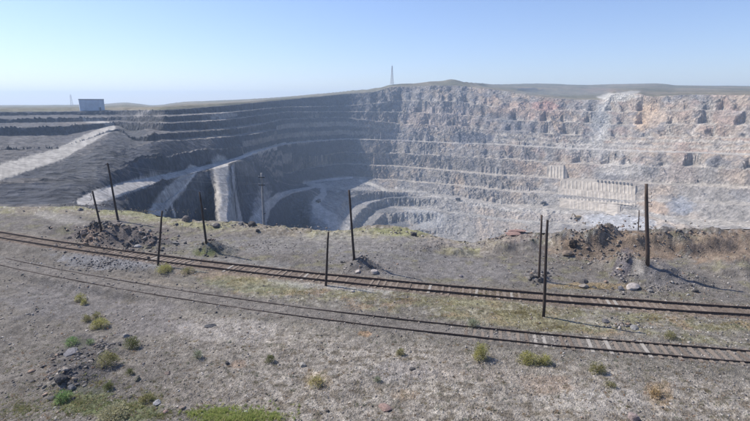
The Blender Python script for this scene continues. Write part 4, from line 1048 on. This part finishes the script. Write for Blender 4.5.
# big building on the far left skyline
root, r = pit_obj(92.5, 110.5, 'industrial_building', 'large blocky pale grey hall on the left skyline beyond the upper haul road', 'building', R(34))
_c = math.cos(R(33.6)); W = 26.5*r/FPX*_c*_c; Hb = 10.5*r/FPX*_c; D = W*.25
MB().box((0, 0, Hb/2-2), (W, D, Hb+4)).build('wall', M_plaster, root)
rf = MB().box((0, 0, Hb+.35), (W*1.015, D*1.03, .9)).build('roof', M_roofd, root)
for i in range(7):
    MB().box((-W/2+W*(i+.5)/7, -D/2-.3, Hb/2-1.5), (W*.022, .6, Hb+2.6)).build('pilaster', M_plaster, root)
MB().box((W*.3, -D/2-.12, Hb*.14), (W*.09, .26, Hb*.3)).build('door', M_roofd, root)
def lattice(px, pyb, pyt, base_px, top_px, label, name='lattice_mast', cat='mast', bays=9, thick=1.0, r=None):
    if r is None: x, y, z, r = pit_hit(px, pyb)
    else:
        az, te = px_polar(px, pyb); x, y, z = r*math.sin(az), r*math.cos(az), CAMZ+r*float(te)
    k = r*math.cos(math.atan2(x, y))/FPX; h = (pyb-pyt)*k+1; a0 = base_px*k/2; a1 = top_px*k/2
    root = empty(name, (x, y, z-1), R(20), label, cat)
    def P(i, f): a = a0+(a1-a0)*min(1, f*1.15)**.8; s = ((-1, -1), (1, -1), (1, 1), (-1, 1))[i % 4]; return Vector((s[0]*a, s[1]*a, f*h*.93))
    for i in range(4): MB().tube([P(i, j/6) for j in range(7)], .30*thick, 5).build('leg', M_steel, root)
    mb = MB()
    for j in range(bays):
        f0, f1 = j/bays, (j+1)/bays
        for i in range(4):
            mb.tube([P(i, f0), P(i+1, f1)], .16*thick, 4); mb.tube([P(i+1, f0), P(i, f1)], .16*thick, 4); mb.tube([P(i, f1), P(i+1, f1)], .16*thick, 4)
    mb.build('lattice_bracing', M_steel, root)
    MB().tube([(0, 0, h*.9), (0, 0, h*1.0)], .2*thick, 5).build('antenna_rod', M_steel, root)
    for f in (.72, .86): MB().tube([P(0, f)*1.0+Vector((-.4, -.8, 0)), P(0, f)+Vector((-.4, -1.1, 0))], .9*thick, 10).build('dish', M_steel, root)
lattice(392, 84.3, 66, 2.8, .7, 'tall lattice radio tower on the ridge above the pit', 'lattice_tower', 'tower', 9, .95, r=1378)
lattice(72, 106, 94.5, 2.2, .8, 'thin mast left of the big hall on the left skyline', thick=.55)

# shovel on the pit floor
root, r = pit_obj(577, 219.5, 'mining_shovel', 'yellow mining shovel working on the pit floor below the retaining wall', 'excavator', R(12))
root.scale = (.95, .95, .95)
for s in (-1, 1):
    MB().box((0, s*2.6, .9), (7, 1.3, 1.8)).build('crawler_track', M_track, root, bevel=.4)
MB().tube([(0, 0, 1.6), (0, 0, 2.3)], 1.6, 14).build('turntable', M_track, root)
MB().box((1.6, 0, 4.1), (7.4, 5.2, 3.6)).build('machine_house', M_yel, root, bevel=.25)
MB().box((5.6, 0, 3.6), (1.4, 5.0, 2.4)).build('counterweight', M_track, root, bevel=.2)
cb = MB().box((-2.6, 1.8, 5.2), (2.0, 1.7, 2.6)).build('cab', M_yel, root, bevel=.12)
MB().box((-3.62, 1.8, 5.6), (.06, 1.4, 1.3)).build('window', M_glass, cb)
MB().tube([(-2, -.6, 3.2), (-5.5, -.6, 8.6), (-8.6, -.6, 9.8)], [.75, .65, .5], 6).build('boom', M_yel, root)
MB().tube([(-8.2, -.6, 10.3), (-10.6, -.6, 3.4)], [.55, .4], 6).build('stick', M_yel, root)
MB().prism([(-11.6, 3.6), (-9.6, 3.8), (-9.2, 1.6), (-11.0, .7), (-12.2, 1.8)], -1.7, .5).build('bucket', M_track, root)

wheel = MB().tube([(0, -.45, 0), (0, .45, 0)], 1.15, 14).mesh('wheel'); wheel.materials.append(M_track)
def truck(px, py, rz, label, colm):
    root, r = pit_obj(px, py, 'dump_truck', label, 'dump truck', rz, 'dump trucks in the pit')
    MB().box((0, 0, 1.6), (8.6, 2.4, .9)).build('chassis', M_track, root, bevel=.1)
    MB().prism([(-4.6, 2.4), (-4.2, 4.6), (2.0, 4.7), (3.8, 5.0), (3.8, 4.6), (1.4, 2.3)], -2.1, 2.1).build('dump_bed', colm, root)
    c = MB().box((2.9, .5, 3.3), (1.9, 2.4, 1.9)).build('cab', colm, root, bevel=.12)
    MB().box((3.87, .5, 3.6), (.06, 2.0, .9)).build('windscreen', M_glass, c)
    MB().box((3.9, 0, 2.1), (.8, 3.0, 1.1)).build('bumper', M_track, root)
    for x in (-2.9, 2.6):
        for y in (-1.75, 1.75):
            o = link('wheel', wheel, None, root); o.location = (x, y, 1.15)
M_dkpaint = plain_mat('dusty_dark_paint', (.10, .10, .11), .7, 0, .2, 1, 0)
truck(318.5, 202.5, R(70), 'dark dump truck on the winding road of the left pit spur', M_dkpaint)
truck(458, 200.5, R(-12), 'dump truck on the long low haul road in the middle of the pit', M_dkpaint)
truck(543.5, 204.5, R(10), 'dump truck below the wall left of the lowest concrete tier', M_dkpaint)
